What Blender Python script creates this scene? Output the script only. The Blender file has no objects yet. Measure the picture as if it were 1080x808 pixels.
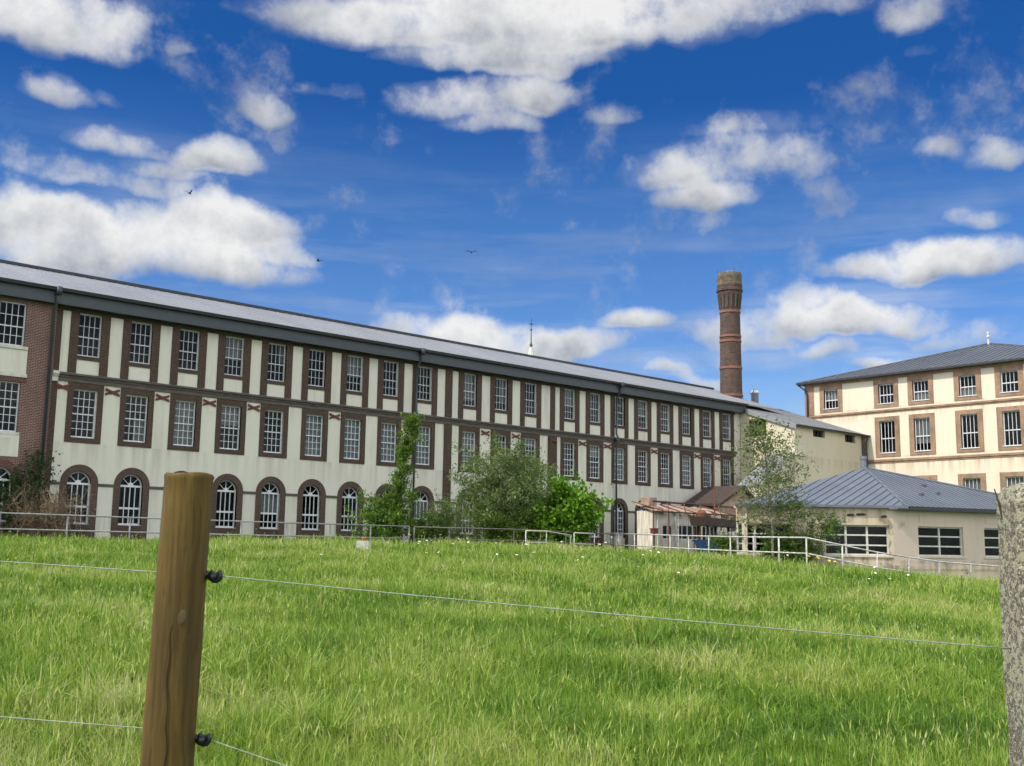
import bpy, math, random
import numpy as np
from mathutils import Vector, Matrix
R = math.radians
rng = np.random.default_rng(7); random.seed(7)
sc = bpy.context.scene
COL = sc.collection

# ------------------------------------------------------------------ camera frame
# world: +X runs along the long mill front (away, to the right), +Y goes into it; eye at (0,0,1.65)
B0 = R(47.2)
CB, SB = math.cos(B0), math.sin(B0)
EYE = 1.65
def c2w(x, y):                       # viewer's right / ahead (metres) -> world X, Y
    return (x*SB + y*CB, -x*CB + y*SB)

def w2c(X, Y):
    return (X*SB - Y*CB, X*CB + Y*SB)

# ------------------------------------------------------------------ node helpers
def nn(nt, t, **kw):
    n = nt.nodes.new(t)
    for k, v in kw.items():
        if hasattr(n, k): setattr(n, k, v)
        else: n.inputs[k].default_value = v
    return n
def lk(nt, a, b): nt.links.new(a, b)

def new_mat(name):
    m = bpy.data.materials.new(name); m.use_nodes = True
    nt = m.node_tree; p = nt.nodes['Principled BSDF']
    return m, nt, p

def ramp(nt, fac, stops):
    r = nt.nodes.new('ShaderNodeValToRGB')
    el = r.color_ramp.elements
    el[0].position, el[0].color = stops[0][0], (*stops[0][1], 1)
    el[1].position, el[1].color = stops[-1][0], (*stops[-1][1], 1)
    for pos, c in stops[1:-1]:
        e = el.new(pos); e.color = (*c, 1)
    lk(nt, fac, r.inputs[0]); return r.outputs[0]

def noise(nt, scale, detail=4, stretch=None, rough=.55, vec=None):
    if vec is None:
        vec = nt.nodes.new('ShaderNodeNewGeometry').outputs['Position']
    if stretch:
        mp = nt.nodes.new('ShaderNodeMapping'); mp.inputs['Scale'].default_value = stretch
        lk(nt, vec, mp.inputs['Vector']); vec = mp.outputs[0]
    n = nt.nodes.new('ShaderNodeTexNoise'); n.inputs['Scale'].default_value = scale
    n.inputs['Detail'].default_value = detail; n.inputs['Roughness'].default_value = rough
    lk(nt, vec, n.inputs['Vector']); return n.outputs['Fac']

def mixc(nt, fac, a, b, mode='MIX'):
    m = nt.nodes.new('ShaderNodeMix'); m.data_type = 'RGBA'; m.blend_type = mode
    if isinstance(fac, (int, float)): m.inputs[0].default_value = fac
    else: lk(nt, fac, m.inputs[0])
    for s, v in ((6, a), (7, b)):
        if isinstance(v, tuple): m.inputs[s].default_value = (*v, 1)
        else: lk(nt, v, m.inputs[s])
    return m.outputs[2]

def maprange(nt, v, a, b, c=0., d=1.):
    m = nt.nodes.new('ShaderNodeMapRange'); m.clamp = True
    for i, x in enumerate((a, b, c, d)): m.inputs[i+1].default_value = x
    lk(nt, v, m.inputs[0]); return m.outputs[0]

def math_(nt, op, a, b=None):
    m = nt.nodes.new('ShaderNodeMath'); m.operation = op
    for i, v in enumerate((a, b)):
        if v is None: continue
        if isinstance(v, (int, float)): m.inputs[i].default_value = v
        else: lk(nt, v, m.inputs[i])
    return m.outputs[0]

def bump(nt, p, h, strength=.3, dist=.02):
    b = nt.nodes.new('ShaderNodeBump'); b.inputs['Strength'].default_value = strength
    b.inputs['Distance'].default_value = dist
    lk(nt, h, b.inputs['Height']); lk(nt, b.outputs[0], p.inputs['Normal'])

def plain(name, c1, c2=None, scale=3., rough=.7, metal=0., stretch=None, bs=0., spec=.5, detail=5):
    m, nt, p = new_mat(name)
    p.inputs['Roughness'].default_value = rough; p.inputs['Metallic'].default_value = metal
    p.inputs['Specular IOR Level'].default_value = spec
    if c2 is None: c2 = tuple(x*.8 for x in c1)
    f = noise(nt, scale, detail, stretch)
    lk(nt, ramp(nt, f, [(.3, c2), (.68, c1)]), p.inputs['Base Color'])
    if bs: bump(nt, p, f, bs)
    return m

def wall_vec(nt):                    # (x+y, z) works on faces of both directions
    g = nt.nodes.new('ShaderNodeNewGeometry'); s = nt.nodes.new('ShaderNodeSeparateXYZ')
    lk(nt, g.outputs['Position'], s.inputs[0])
    u = math_(nt, 'ADD', s.outputs[0], s.outputs[1])
    c = nt.nodes.new('ShaderNodeCombineXYZ'); lk(nt, u, c.inputs[0]); lk(nt, s.outputs[2], c.inputs[1])
    return c.outputs[0], s

def brick(name, c1, c2, mortar, uv=False, dirt=.35, bw=.23, bh=.078, mort=.01):
    m, nt, p = new_mat(name); p.inputs['Roughness'].default_value = .85
    p.inputs['Specular IOR Level'].default_value = .2
    if uv:
        vec = nt.nodes.new('ShaderNodeUVMap').outputs[0]
    else:
        vec, _ = wall_vec(nt)
    b = nt.nodes.new('ShaderNodeTexBrick')
    lk(nt, vec, b.inputs['Vector']); b.inputs['Scale'].default_value = 1
    b.inputs['Brick Width'].default_value = bw; b.inputs['Row Height'].default_value = bh
    b.inputs['Mortar Size'].default_value = mort; b.inputs['Mortar Smooth'].default_value = .1
    b.inputs['Bias'].default_value = 0
    b.inputs['Color1'].default_value = (*c1, 1); b.inputs['Color2'].default_value = (*c2, 1)
    b.inputs['Mortar'].default_value = (*mortar, 1)
    f = noise(nt, 1.3, 6, (1, 1, .5)); g = noise(nt, 14, 3)
    dark = mixc(nt, math_(nt, 'MULTIPLY', maprange(nt, f, .42, .7), dirt), b.outputs[0], (.045, .042, .04))
    var = mixc(nt, maprange(nt, g, .3, .7, 0, .35), dark, tuple(x*.45 for x in c1))
    lk(nt, var, p.inputs['Base Color'])
    bump(nt, p, b.outputs['Fac'], -.4, .01)
    return m

def render_mat(name, c, dirt_c, amount=.5, streak=.4, bands=(), patch=None):
    m, nt, p = new_mat(name); p.inputs['Roughness'].default_value = .9
    p.inputs['Specular IOR Level'].default_value = .15
    big = noise(nt, .35, 5); st = noise(nt, 1.6, 5, (1, 1, .1)); fine = noise(nt, 9, 6)
    col = mixc(nt, maprange(nt, big, .35, .7, 0, amount), c, tuple(x*.86 for x in c))
    col = mixc(nt, maprange(nt, st, .55, .8, 0, streak), col, dirt_c)
    col = mixc(nt, maprange(nt, fine, .5, .75, 0, .25), col, tuple(x*.8 for x in c))
    if bands:                         # rain stains hanging below string courses and sills
        s = nt.nodes.new('ShaderNodeSeparateXYZ')
        lk(nt, nt.nodes.new('ShaderNodeNewGeometry').outputs['Position'], s.inputs[0])
        st2 = noise(nt, 3.2, 4, (1, 1, .06))
        for top, bot, am in bands:
            fade = maprange(nt, s.outputs[2], bot, top)
            up = maprange(nt, s.outputs[2], top, top+.02, 1, 0)
            f = math_(nt, 'MULTIPLY', math_(nt, 'MULTIPLY', fade, up), maprange(nt, st2, .42, .72, 0, am))
            col = mixc(nt, f, col, dirt_c)
    if patch:
        pn = noise(nt, patch[0], 7, rough=.65)
        col = mixc(nt, maprange(nt, pn, patch[1], patch[1]+.06, 0, patch[3]), col, patch[2])
    lk(nt, col, p.inputs['Base Color']); bump(nt, p, fine, .25, .01)
    return m

M = {}
M['cream'] = render_mat('cream_render', (.64, .612, .495), (.27, .245, .185), .5, .42, bands=((9.48, 8.3, .5), (6.5, 4.9, .5), (13.2, 12.0, .4), (4.42, 3.3, .4), (2.9, 1.5, .8)), patch=(.9, .60, (.54, .51, .41), .5))
M['yellow'] = render_mat('yellow_render', (.61, .54, .40), (.30, .25, .16), .5, .25, bands=((9.45, 8.3, .7), (11.9, 11.2, .4)), patch=(.7, .6, (.56, .48, .33), .5))
M['bcream'] = render_mat('warm_cream_render', (.655, .585, .45), (.38, .27, .15), .45, .25,
                         bands=((9.42, 7.9, .9), (13.78, 13.0, .6), (10.0, 9.6, .5), (14.3, 13.9, .6)), patch=(.8, .6, (.66, .55, .38), .5))
M['annex'] = render_mat('pinkish_render', (.58, .48, .375), (.20, .165, .12), .6, .3, bands=((1.35, .3, .9),), patch=(1.1, .62, (.30, .26, .20), .6))
M['annexdirty'] = render_mat('stained_render', (.56, .46, .33), (.13, .105, .07), .7, .75, bands=((3.75, 2.6, .9), (1.55, .3, .95)), patch=(1.4, .56, (.17, .145, .10), .75))
M['brick'] = brick('dark_brick', (.092, .05, .031), (.05, .029, .02), (.11, .092, .074))
M['brickuv'] = brick('dark_brick_arch', (.105, .06, .04), (.06, .038, .029), (.13, .11, .09), uv=True)
M['redbrick'] = brick('red_brick', (.175, .062, .04), (.10, .036, .026), (.30, .25, .21), dirt=.3, mort=.014)
M['redbrickuv'] = brick('red_brick_arch', (.15, .05, .033), (.10, .036, .026), (.19, .155, .135), uv=True, dirt=.3)
M['bbrick'] = brick('orange_brick', (.34, .185, .105), (.22, .115, .07), (.42, .33, .24), dirt=.5, mort=.014, bw=.24, bh=.085)
M['bbrickuv'] = brick('orange_brick_arch', (.40, .18, .085), (.28, .12, .06), (.42, .31, .2), uv=True, dirt=.3)
M['chim'] = brick('chimney_brick', (.14, .08, .054), (.055, .037, .029), (.10, .085, .07), uv=True, dirt=.6, bw=.34, bh=.13, mort=.016)
M['chimband'] = brick('chimney_band', (.30, .12, .08), (.22, .09, .06), (.22, .15, .12), uv=True, dirt=.3)
M['cornice'] = plain('weathered_stone', (.115, .095, .078), (.06, .05, .042), 5, .9, stretch=(.4, .4, 2), bs=.3)
M['palestone'] = plain('pale_stone', (.62, .60, .52), (.45, .43, .37), 4, .9, bs=.2)
M['fascia'] = plain('slate_blue_metal', (.04, .05, .056), (.032, .041, .046), 2, .5)
M['gutter'] = plain('dark_gutter', (.022, .025, .028), (.015, .017, .019), 3, .5)
M['zinc'] = plain('zinc_roof', (.27, .275, .285), (.215, .22, .23), .5, .45, .1, stretch=(1, .15, 1))
M['bzinc'] = plain('grey_zinc_roof', (.135, .145, .155), (.10, .108, .118), .8, .5, .25)
M['azinc'] = plain('blue_zinc_roof', (.165, .185, .215), (.125, .14, .17), .7, .5, .25)
M['seam'] = plain('zinc_seam', (.085, .092, .105), None, 2, .5, .3)
M['seamlight'] = plain('zinc_seam_light', (.22, .225, .235), None, 2, .5, .3)
M['white'] = plain('white_paint', (.66, .67, .66), (.52, .53, .52), 6, .55)
M['greywhite'] = plain('grey_white_paint', (.52, .54, .54), (.40, .42, .42), 6, .6)
M['curtain'] = plain('curtain_cloth', (.42, .42, .40), (.25, .25, .24), 3, .95, stretch=(5, 5, .2))
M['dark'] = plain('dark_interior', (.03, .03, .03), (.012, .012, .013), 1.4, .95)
M['iron'] = plain('oxide_red_iron', (.12, .028, .02), (.07, .02, .016), 8, .7)
M['rust'] = plain('rusty_steel', (.20, .075, .035), (.075, .035, .022), 6, .85, bs=.3)
M['rustdark'] = plain('dark_rusty_steel', (.07, .04, .03), (.025, .02, .018), 5, .85, bs=.3)
M['rail'] = plain('galvanised_pipe', (.36, .36, .35), (.22, .21, .20), 5, .5, .3)
M['raildark'] = plain('weathered_pipe', (.16, .14, .115), (.09, .075, .06), 5, .7)
M['railwhite'] = plain('white_pipe', (.56, .56, .53), (.26, .23, .19), 5, .6, detail=8)
M['shed'] = plain('peeling_cream_boards', (.72, .66, .56), (.38, .32, .25), 1.8, .9, stretch=(4, 4, .5), bs=.3, detail=8)
M['asb'] = plain('pinkish_roof_sheet', (.46, .33, .25), (.20, .12, .085), 1.6, .9, bs=.3, detail=8)
M['blue'] = plain('faded_blue_paint', (.02, .07, .19), (.012, .035, .10), 2, .6)
M['red'] = plain('red_paint', (.16, .025, .02), None, 4, .6)
M['terra'] = plain('terracotta_tiles', (.33, .16, .09), (.2, .09, .05), 6, .9)
M['lichen'] = plain('lichened_cap', (.16, .12, .075), (.06, .045, .033), 3, .95, bs=.3)
M['steel'] = plain('bright_steel', (.55, .56, .57), (.42, .43, .44), 2, .3, .9)
M['plastic'] = plain('black_plastic', (.012, .012, .013), None, 5, .35)
M['wire'] = plain('fence_wire', (.30, .33, .28), (.16, .18, .15), 60, .5)
M['bark'] = plain('bark', (.13, .11, .085), (.05, .042, .033), 12, .95, stretch=(1, 1, .3), bs=.4)
M['palebark'] = plain('pale_bark', (.30, .27, .22), (.12, .105, .08), 10, .95, bs=.3)
M['birdm'] = plain('bird_feathers', (.02, .02, .022), None, 9, .9)
M['whitepetal'] = plain('white_petals', (.78, .78, .74), None, 9, .8)
M['yellowpetal'] = plain('yellow_petals', (.72, .55, .03), None, 9, .8)
M['orange'] = plain('orange_clay', (.45, .14, .05), None, 9, .8)
M['whiteconc'] = plain('whitened_concrete', (.62, .59, .53), (.36, .33, .28), 6, .95, bs=.4)

def glass_mat():
    m, nt, p = new_mat('window_glass')
    out = nt.nodes['Material Output']; nt.nodes.remove(p)
    tr = nn(nt, 'ShaderNodeBsdfTransparent'); tr.inputs[0].default_value = (.72, .76, .76, 1)
    gl = nn(nt, 'ShaderNodeBsdfGlossy'); gl.inputs['Roughness'].default_value = .1
    f = nn(nt, 'ShaderNodeFresnel'); f.inputs[0].default_value = 1.5
    g = noise(nt, .9, 2)
    b = nn(nt, 'ShaderNodeBump'); b.inputs['Strength'].default_value = .06; lk(nt, g, b.inputs['Height']); lk(nt, b.outputs[0], gl.inputs['Normal'])
    mx = nn(nt, 'ShaderNodeMixShader')
    lk(nt, maprange(nt, f.outputs[0], 0, 1, .0, .42), mx.inputs[0]); lk(nt, tr.outputs[0], mx.inputs[1]); lk(nt, gl.outputs[0], mx.inputs[2])
    lk(nt, mx.outputs[0], out.inputs[0]); return m
M['glass'] = glass_mat()

def leaf_mat(name, ca, cb, cc, trans=.4):
    m, nt, p = new_mat(name)
    a = nn(nt, 'ShaderNodeAttribute'); a.attribute_name = 'tone'
    s = nn(nt, 'ShaderNodeSeparateColor'); lk(nt, a.outputs['Color'], s.inputs[0])
    col = ramp(nt, s.outputs[0], [(0, ca), (.5, cb), (1, cc)])
    lk(nt, col, p.inputs['Base Color']); p.inputs['Roughness'].default_value = .55
    p.inputs['Specular IOR Level'].default_value = .25
    tl = nn(nt, 'ShaderNodeBsdfTranslucent'); lk(nt, mixc(nt, .5, col, (.12, .22, .01)), tl.inputs[0])
    mx = nn(nt, 'ShaderNodeMixShader'); mx.inputs[0].default_value = trans
    lk(nt, p.outputs[0], mx.inputs[1]); lk(nt, tl.outputs[0], mx.inputs[2])
    lk(nt, mx.outputs[0], nt.nodes['Material Output'].inputs[0]); return m
M['leaf_ash'] = leaf_mat('ash_leaves', (.05, .11, .015), (.11, .20, .025), (.19, .29, .04))
M['leaf_willow'] = leaf_mat('willow_leaves', (.06, .105, .03), (.15, .205, .065), (.29, .34, .15))
M['leaf_maple'] = leaf_mat('maple_leaves', (.05, .15, .010), (.15, .31, .02), (.25, .42, .03))
M['leaf_birch'] = leaf_mat('birch_leaves', (.055, .09, .022), (.13, .17, .045), (.24, .25, .08))
M['leaf_bush'] = leaf_mat('bush_leaves', (.04, .085, .015), (.09, .16, .025), (.16, .23, .04))
M['leaf_dead'] = leaf_mat('dead_stems', (.12, .075, .045), (.24, .16, .10), (.36, .26, .17), .2)
M['leaf_ivy'] = leaf_mat('ivy_leaves', (.015, .035, .01), (.035, .07, .015), (.08, .14, .03), .25)

def grass_mat():
    m, nt, p = new_mat('meadow_grass')
    a = nn(nt, 'ShaderNodeAttribute'); a.attribute_name = 'tone'
    s = nn(nt, 'ShaderNodeSeparateColor'); lk(nt, a.outputs['Color'], s.inputs[0])
    col = ramp(nt, s.outputs[0], [(0, (.035, .09, .012)), (.3, (.105, .215, .018)), (.55, (.215, .325, .035)), (.78, (.37, .42, .10)), (1, (.54, .50, .25))])
    lk(nt, col, p.inputs['Base Color']); p.inputs['Roughness'].default_value = .5
    p.inputs['Specular IOR Level'].default_value = .3
    tl = nn(nt, 'ShaderNodeBsdfTranslucent'); lk(nt, mixc(nt, .4, col, (.26, .40, .03)), tl.inputs[0])
    mx = nn(nt, 'ShaderNodeMixShader'); mx.inputs[0].default_value = .35
    lk(nt, p.outputs[0], mx.inputs[1]); lk(nt, tl.outputs[0], mx.inputs[2])
    lk(nt, mx.outputs[0], nt.nodes['Material Output'].inputs[0]); return m
M['grass'] = grass_mat()
M['ground'] = plain('turf_soil', (.065, .115, .022), (.04, .06, .018), 1.5, .95)

def wood_mat():
    m, nt, p = new_mat('treated_pine'); p.inputs['Roughness'].default_value = .75
    p.inputs['Specular IOR Level'].default_value = .25
    co = nn(nt, 'ShaderNodeTexCoord').outputs['Object']
    sw = noise(nt, 9, 3, (1, 1, .3), vec=co)
    ad = nn(nt, 'ShaderNodeVectorMath', operation='MULTIPLY_ADD')
    lk(nt, sw, ad.inputs[0]); ad.inputs[1].default_value = (.05, .05, .05); lk(nt, co, ad.inputs[2])
    v = ad.outputs[0]
    g1 = noise(nt, 55, 5, (1, 1, .035), vec=v); g2 = noise(nt, 260, 4, (1, 1, .018), vec=v); g3 = noise(nt, 5, 4, (1, 1, .35), vec=co)
    col = ramp(nt, g1, [(.28, (.04, .023, .004)), (.5, (.095, .058, .011)), (.72, (.145, .092, .019))])
    col = mixc(nt, maprange(nt, g2, .52, .68, 0, .55), col, (.035, .018, .004))
    col = mixc(nt, maprange(nt, g3, .45, .7, 0, .55), col, (.04, .029, .006))
    lk(nt, col, p.inputs['Base Color']); bump(nt, p, g1, .35, .004); return m
M['wood'] = wood_mat()
M['knot'] = plain('pine_knot', (.12, .085, .035), (.06, .035, .01), 60, .7)
M['crack'] = plain('crack_wood', (.03, .017, .006), None, 40, .9)

def conc_mat():
    m, nt, p = new_mat('lichened_concrete'); p.inputs['Roughness'].default_value = .95
    co = nn(nt, 'ShaderNodeTexCoord').outputs['Object']
    a = noise(nt, 210, 5, vec=co, rough=.7); b = noise(nt, 75, 6, vec=co, rough=.7); c = noise(nt, 300, 3, vec=co); d = noise(nt, 4, 3, vec=co)
    col = ramp(nt, a, [(.3, (.045, .036, .025)), (.5, (.11, .092, .066)), (.7, (.19, .165, .12))])
    fl = math_(nt, 'ADD', b, math_(nt, 'MULTIPLY', d, .25))
    col = mixc(nt, maprange(nt, fl, .60, .66, 0, .85), col, (.34, .32, .21))
    col = mixc(nt, maprange(nt, c, .58, .64, 0, .9), col, (.52, .49, .40))
    col = mixc(nt, maprange(nt, b, .30, .36, .8, 0), col, (.055, .047, .035))
    lk(nt, col, p.inputs['Base Color']); bump(nt, p, math_(nt, 'ADD', a, b), .8, .006); return m
M['conc'] = conc_mat()

# ------------------------------------------------------------------ mesh builder
WL = {}                               # world location of each object
class MB:
    def __init__(s, o=(0, 0, 0), rot=0.):
        s.v = []; s.f = []; s.uv = {}; s.o = o; s.c = math.cos(rot); s.s = math.sin(rot)
    def P(s, p):
        x, y, z = p; return (s.o[0]+x*s.c-y*s.s, s.o[1]+x*s.s+y*s.c, s.o[2]+z)
    def add(s, pts, faces, uvs=None):
        n = len(s.v); s.v += [s.P(p) for p in pts]
        for i, f in enumerate(faces):
            if uvs: s.uv[len(s.f)] = [uvs[k] for k in f]
            s.f.append(tuple(n+k for k in f))
    def box(s, x0, x1, y0, y1, z0, z1):
        p = [(x, y, z) for z in (z0, z1) for y in (y0, y1) for x in (x0, x1)]
        s.add(p, [(0, 2, 3, 1), (4, 5, 7, 6), (0, 1, 5, 4), (2, 6, 7, 3), (0, 4, 6, 2), (1, 3, 7, 5)])
    def prism(s, poly, d0, d1, axis='y'):     # poly in (x,z), extruded along y (or poly in (y,z) along x, (x,y) along z)
        def q(a, b, d): return {'y': (a, d, b), 'x': (d, a, b), 'z': (a, b, d)}[axis]
        n = len(poly)
        pts = [q(a, b, d0) for a, b in poly] + [q(a, b, d1) for a, b in poly]
        fs = [tuple(range(n)), tuple(range(2*n-1, n-1, -1))] + [(i, n+i, n+(i+1) % n, (i+1) % n) for i in range(n)]
        s.add(pts, fs)
    def tube(s, pts, r, n=8, caps=True):
        pts = [Vector(p) for p in pts]; m = len(pts)
        rs = r if isinstance(r, (list, tuple)) else [r]*m
        V = []; prev = None
        for i, p in enumerate(pts):
            d = (pts[min(i+1, m-1)]-pts[max(i-1, 0)]).normalized()
            if prev is None:
                a = d.orthogonal().normalized()
            else:
                a = (prev - d*prev.dot(d)); a = a.normalized() if a.length > 1e-6 else d.orthogonal().normalized()
            prev = a; b = d.cross(a)
            for k in range(n):
                t = 2*math.pi*k/n
                V.append(tuple(p + (a*math.cos(t)+b*math.sin(t))*rs[i]))
        F = [(i*n+k, i*n+(k+1) % n, (i+1)*n+(k+1) % n, (i+1)*n+k) for i in range(m-1) for k in range(n)]
        if caps: F += [tuple(range(n-1, -1, -1)), tuple((m-1)*n+k for k in range(n))]
        s.add(V, F)
    def lathe(s, prof, n=32, c=(0, 0), uvr=None):
        V = []; U = []
        for (r, z) in prof:
            for k in range(n+1):
                t = 2*math.pi*k/n; V.append((c[0]+r*math.cos(t), c[1]+r*math.sin(t), z)); U.append((t*(uvr or 1), z))
        m = n+1
        F = [(i*m+k, i*m+k+1, (i+1)*m+k+1, (i+1)*m+k) for i in range(len(prof)-1) for k in range(n)]
        s.add(V, F, U)
    def build(s, name, mat, parent=None, smooth=False):
        L = WL.get(parent.as_pointer(), (0, 0, 0)) if parent else s.o
        me = bpy.data.meshes.new(name)
        me.from_pydata([(x-L[0], y-L[1], z-L[2]) for x, y, z in s.v], [], s.f)
        if s.uv:
            uvl = me.uv_layers.new(name='UVMap')
            for fi, pl in enumerate(me.polygons):
                u = s.uv.get(fi)
                if u:
                    for k, li in enumerate(pl.loop_indices): uvl.data[li].uv = u[k]
        me.materials.append(M[mat] if isinstance(mat, str) else mat)
        if smooth: me.polygons.foreach_set('use_smooth', [True]*len(me.polygons))
        o = bpy.data.objects.new(name, me); COL.objects.link(o)
        if parent: o.parent = parent; WL[o.as_pointer()] = L
        else: o.location = L; WL[o.as_pointer()] = tuple(L)
        return o

def tag(o, label=None, cat=None, group=None, kind=None):
    if label: o['label'] = label
    if cat: o['category'] = cat
    if group: o['group'] = group
    if kind: o['kind'] = kind
    return o
def thing(name, label, cat, loc, group=None):
    o = bpy.data.objects.new(name, None); COL.objects.link(o); o.location = loc; o.empty_display_size = .3
    WL[o.as_pointer()] = tuple(loc)
    return tag(o, label, cat, group)
def copy_tree(o, parent=None):
    c = o.copy(); COL.objects.link(c); c.parent = parent
    for ch in o.children: copy_tree(ch, c)
    return c
def place(proto, parent, p, rot):     # a copied window set in its wall
    c = copy_tree(proto, parent); L = WL[parent.as_pointer()]
    c.location = (p[0]-L[0], p[1]-L[1], p[2]-L[2]); c.rotation_euler = (0, 0, rot); return c
def drop(o):
    for ch in list(o.children): drop(ch)
    bpy.data.objects.remove(o)

def wall(mb, u0, u1, z0, z1, holes, th=.3):   # front at y=0, solid back at y=th, open holes
    us = sorted({u0, u1, *[h[0] for h in holes], *[h[1] for h in holes]})
    zs = sorted({z0, z1, *[h[2] for h in holes], *[h[3] for h in holes]})
    def solid(i, j):
        if i < 0 or j < 0 or i >= len(us)-1 or j >= len(zs)-1: return False
        a, b = (us[i]+us[i+1])/2, (zs[j]+zs[j+1])/2
        return not any(h[0] < a < h[1] and h[2] < b < h[3] for h in holes)
    for i in range(len(us)-1):
        for j in range(len(zs)-1):
            if not solid(i, j): continue
            a, b, c, d = us[i], us[i+1], zs[j], zs[j+1]
            mb.add([(a, 0, c), (b, 0, c), (b, 0, d), (a, 0, d)], [(0, 1, 2, 3)])
            mb.add([(a, th, c), (b, th, c), (b, th, d), (a, th, d)], [(3, 2, 1, 0)])
            if not solid(i-1, j): mb.add([(a, 0, c), (a, th, c), (a, th, d), (a, 0, d)], [(3, 2, 1, 0)])
            if not solid(i+1, j): mb.add([(b, 0, c), (b, th, c), (b, th, d), (b, 0, d)], [(0, 1, 2, 3)])
            if not solid(i, j-1): mb.add([(a, 0, c), (b, 0, c), (b, th, c), (a, th, c)], [(3, 2, 1, 0)])
            if not solid(i, j+1): mb.add([(a, 0, d), (b, 0, d), (b, th, d), (a, th, d)], [(0, 1, 2, 3)])

def sash(w, h, cols, rows, mid, y=.13, bar=.028, fr=.06, mbar=.055):
    """white sash frame, lower-left corner (−w/2, 0): mid = height of the meeting rail"""
    m = MB(); x0, x1 = -w/2, w/2
    m.box(x0, x0+fr, y, y+.07, 0, h); m.box(x1-fr, x1, y, y+.07, 0, h)
    m.box(x0+fr, x1-fr, y, y+.07, 0, fr*1.3); m.box(x0+fr, x1-fr, y, y+.07, h-fr, h)
    if mid: m.box(x0+fr, x1-fr, y-.02, y+.05, mid-mbar/2, mid+mbar/2)
    for k in range(1, cols):
        x = x0+fr+(w-2*fr)*k/cols; m.box(x-bar/2, x+bar/2, y+.015, y+.055, fr, h-fr)
    segs = [(fr*1.3, mid, rows[0]), (mid, h-fr, rows[1])] if mid else [(fr*1.3, h-fr, rows[0])]
    for a, b, n in segs:
        for k in range(1, n):
            z = a+(b-a)*k/n; m.box(x0+fr, x1-fr, y+.017, y+.053, z-bar/2, z+bar/2)
    return m
def pane(w, h, win, y=.175):
    m = MB(); m.add([(-w/2+.02, y, .02), (w/2-.02, y, .02), (w/2-.02, y, h-.02), (-w/2+.02, y, h-.02)], [(0, 1, 2, 3)])
    return m.build('pane', 'glass', win)
def curtain(w, h, win, z0=.05, z1=None, x0=None, x1=None, y=.3, mat='curtain'):
    z1 = z1 or h-.05; x0 = -w/2+.03 if x0 is None else x0; x1 = w/2-.03 if x1 is None else x1
    m = MB(); n = 40; V = []
    for k in range(n+1):
        x = x0+(x1-x0)*k/n; yy = y+.03*math.sin(k*1.7)+.015*math.sin(k*.6)
        V += [(x, yy, z0), (x, yy, z1)]
    m.add(V, [(2*k, 2*k+2, 2*k+3, 2*k+1) for k in range(n)])
    return m.build('curtain', mat, win)
def surround(boxes, win, mat):
    m = MB()
    for b in boxes: m.box(*b)
    return m.build('surround', mat, win)
def arch_ring(r, R_, zs, zb, y0, y1, win, mat, n=24):
    """brick surround: two jambs and a half ring (bricks on end in the ring)"""
    m = MB()
    for sx in (-1, 1):
        a, b = sorted((sx*r, sx*R_))
        P = [(x, y, z) for z in (zb, zs) for y in (y0, y1) for x in (a, b)]
        U = [(x+y, z) for (x, y, z) in P]
        m.add(P, [(0, 2, 3, 1), (4, 5, 7, 6), (0, 1, 5, 4), (2, 6, 7, 3), (0, 4, 6, 2), (1, 3, 7, 5)], U)
    V = []; U = []
    for k in range(n+1):
        t = math.pi*k/n
        for rr, y in ((r, y0), (R_, y0), (R_, y1), (r, y1)):
            V.append((rr*math.cos(t), y, zs+rr*math.sin(t))); U.append((rr+y+.01, t*(r+R_)/2))
    F = []
    for k in range(n):
        for q in range(4): F.append((4*k+q, 4*k+(q+1) % 4, 4*k+4+(q+1) % 4, 4*k+4+q))
    m.add(V, F, U)
    return m.build('surround', mat, win)
def arch_frame(w, hs, mid, y=.15, cols=4, door=False):
    m = MB(); r = w/2; fr = .06
    m.box(-r, -r+fr, y, y+.07, 0, hs); m.box(r-fr, r, y, y+.07, 0, hs)
    m.box(-r+fr, r-fr, y, y+.07, 0, .09); m.box(-r+fr, r-fr, y-.02, y+.07, hs-.05, hs+.05)
    if not door:
        m.box(-r+fr, r-fr, y-.01, y+.06, mid-.05, mid+.05)
        for k in range(1, cols):
            x = -r+fr+(w-2*fr)*k/cols; m.box(x-.02, x+.02, y+.01, y+.06, .09, hs-.05)
    else:
        m.box(-.06, .06, y, y+.07, .09, hs-.05)
        for sx in (-1, 1):
            a, b = sorted((sx*.06, sx*(r-fr)))
            m.box(a, b, y+.01, y+.055, .09, .75)
            m.box((a+b)/2-.02, (a+b)/2+.02, y+.012, y+.05, .75, hs-.05)
            for k in range(4): z = .8+(hs-.9)*k/4; m.box(a, b, y+.014, y+.048, z-.03, z+.03)
    n = 20; V = []
    for k in range(n+1):
        t = math.pi*k/n
        for rr, yy in ((r-fr, y), (r, y), (r, y+.07), (r-fr, y+.07)): V.append((rr*math.cos(t), yy, hs+rr*math.sin(t)))
    m.add(V, [(4*k+q, 4*k+(q+1) % 4, 4*k+4+(q+1) % 4, 4*k+4+q) for k in range(n) for q in range(4)])
    for t in (45, 90, 135):
        c, s_ = math.cos(R(t)), math.sin(R(t))
        m.tube([(.1*c, y+.035, hs+.1*s_), ((r-.03)*c, y+.035, hs+(r-.03)*s_)], .022, 4)
    m.prism([(.14*math.cos(math.pi*k/8), hs+.05+.14*math.sin(math.pi*k/8)) for k in range(9)], y-.012, y+.06)
    return m
def arch_pane(w, hs, win, y=.2):
    r = w/2-.02; m = MB()
    pts = [(-r, y, .02), (r, y, .02)]+[(r*math.cos(math.pi*k/16), y, hs+r*math.sin(math.pi*k/16)) for k in range(17)]
    m.add(pts, [tuple(range(len(pts)))]); return m.build('pane', 'glass', win)

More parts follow.
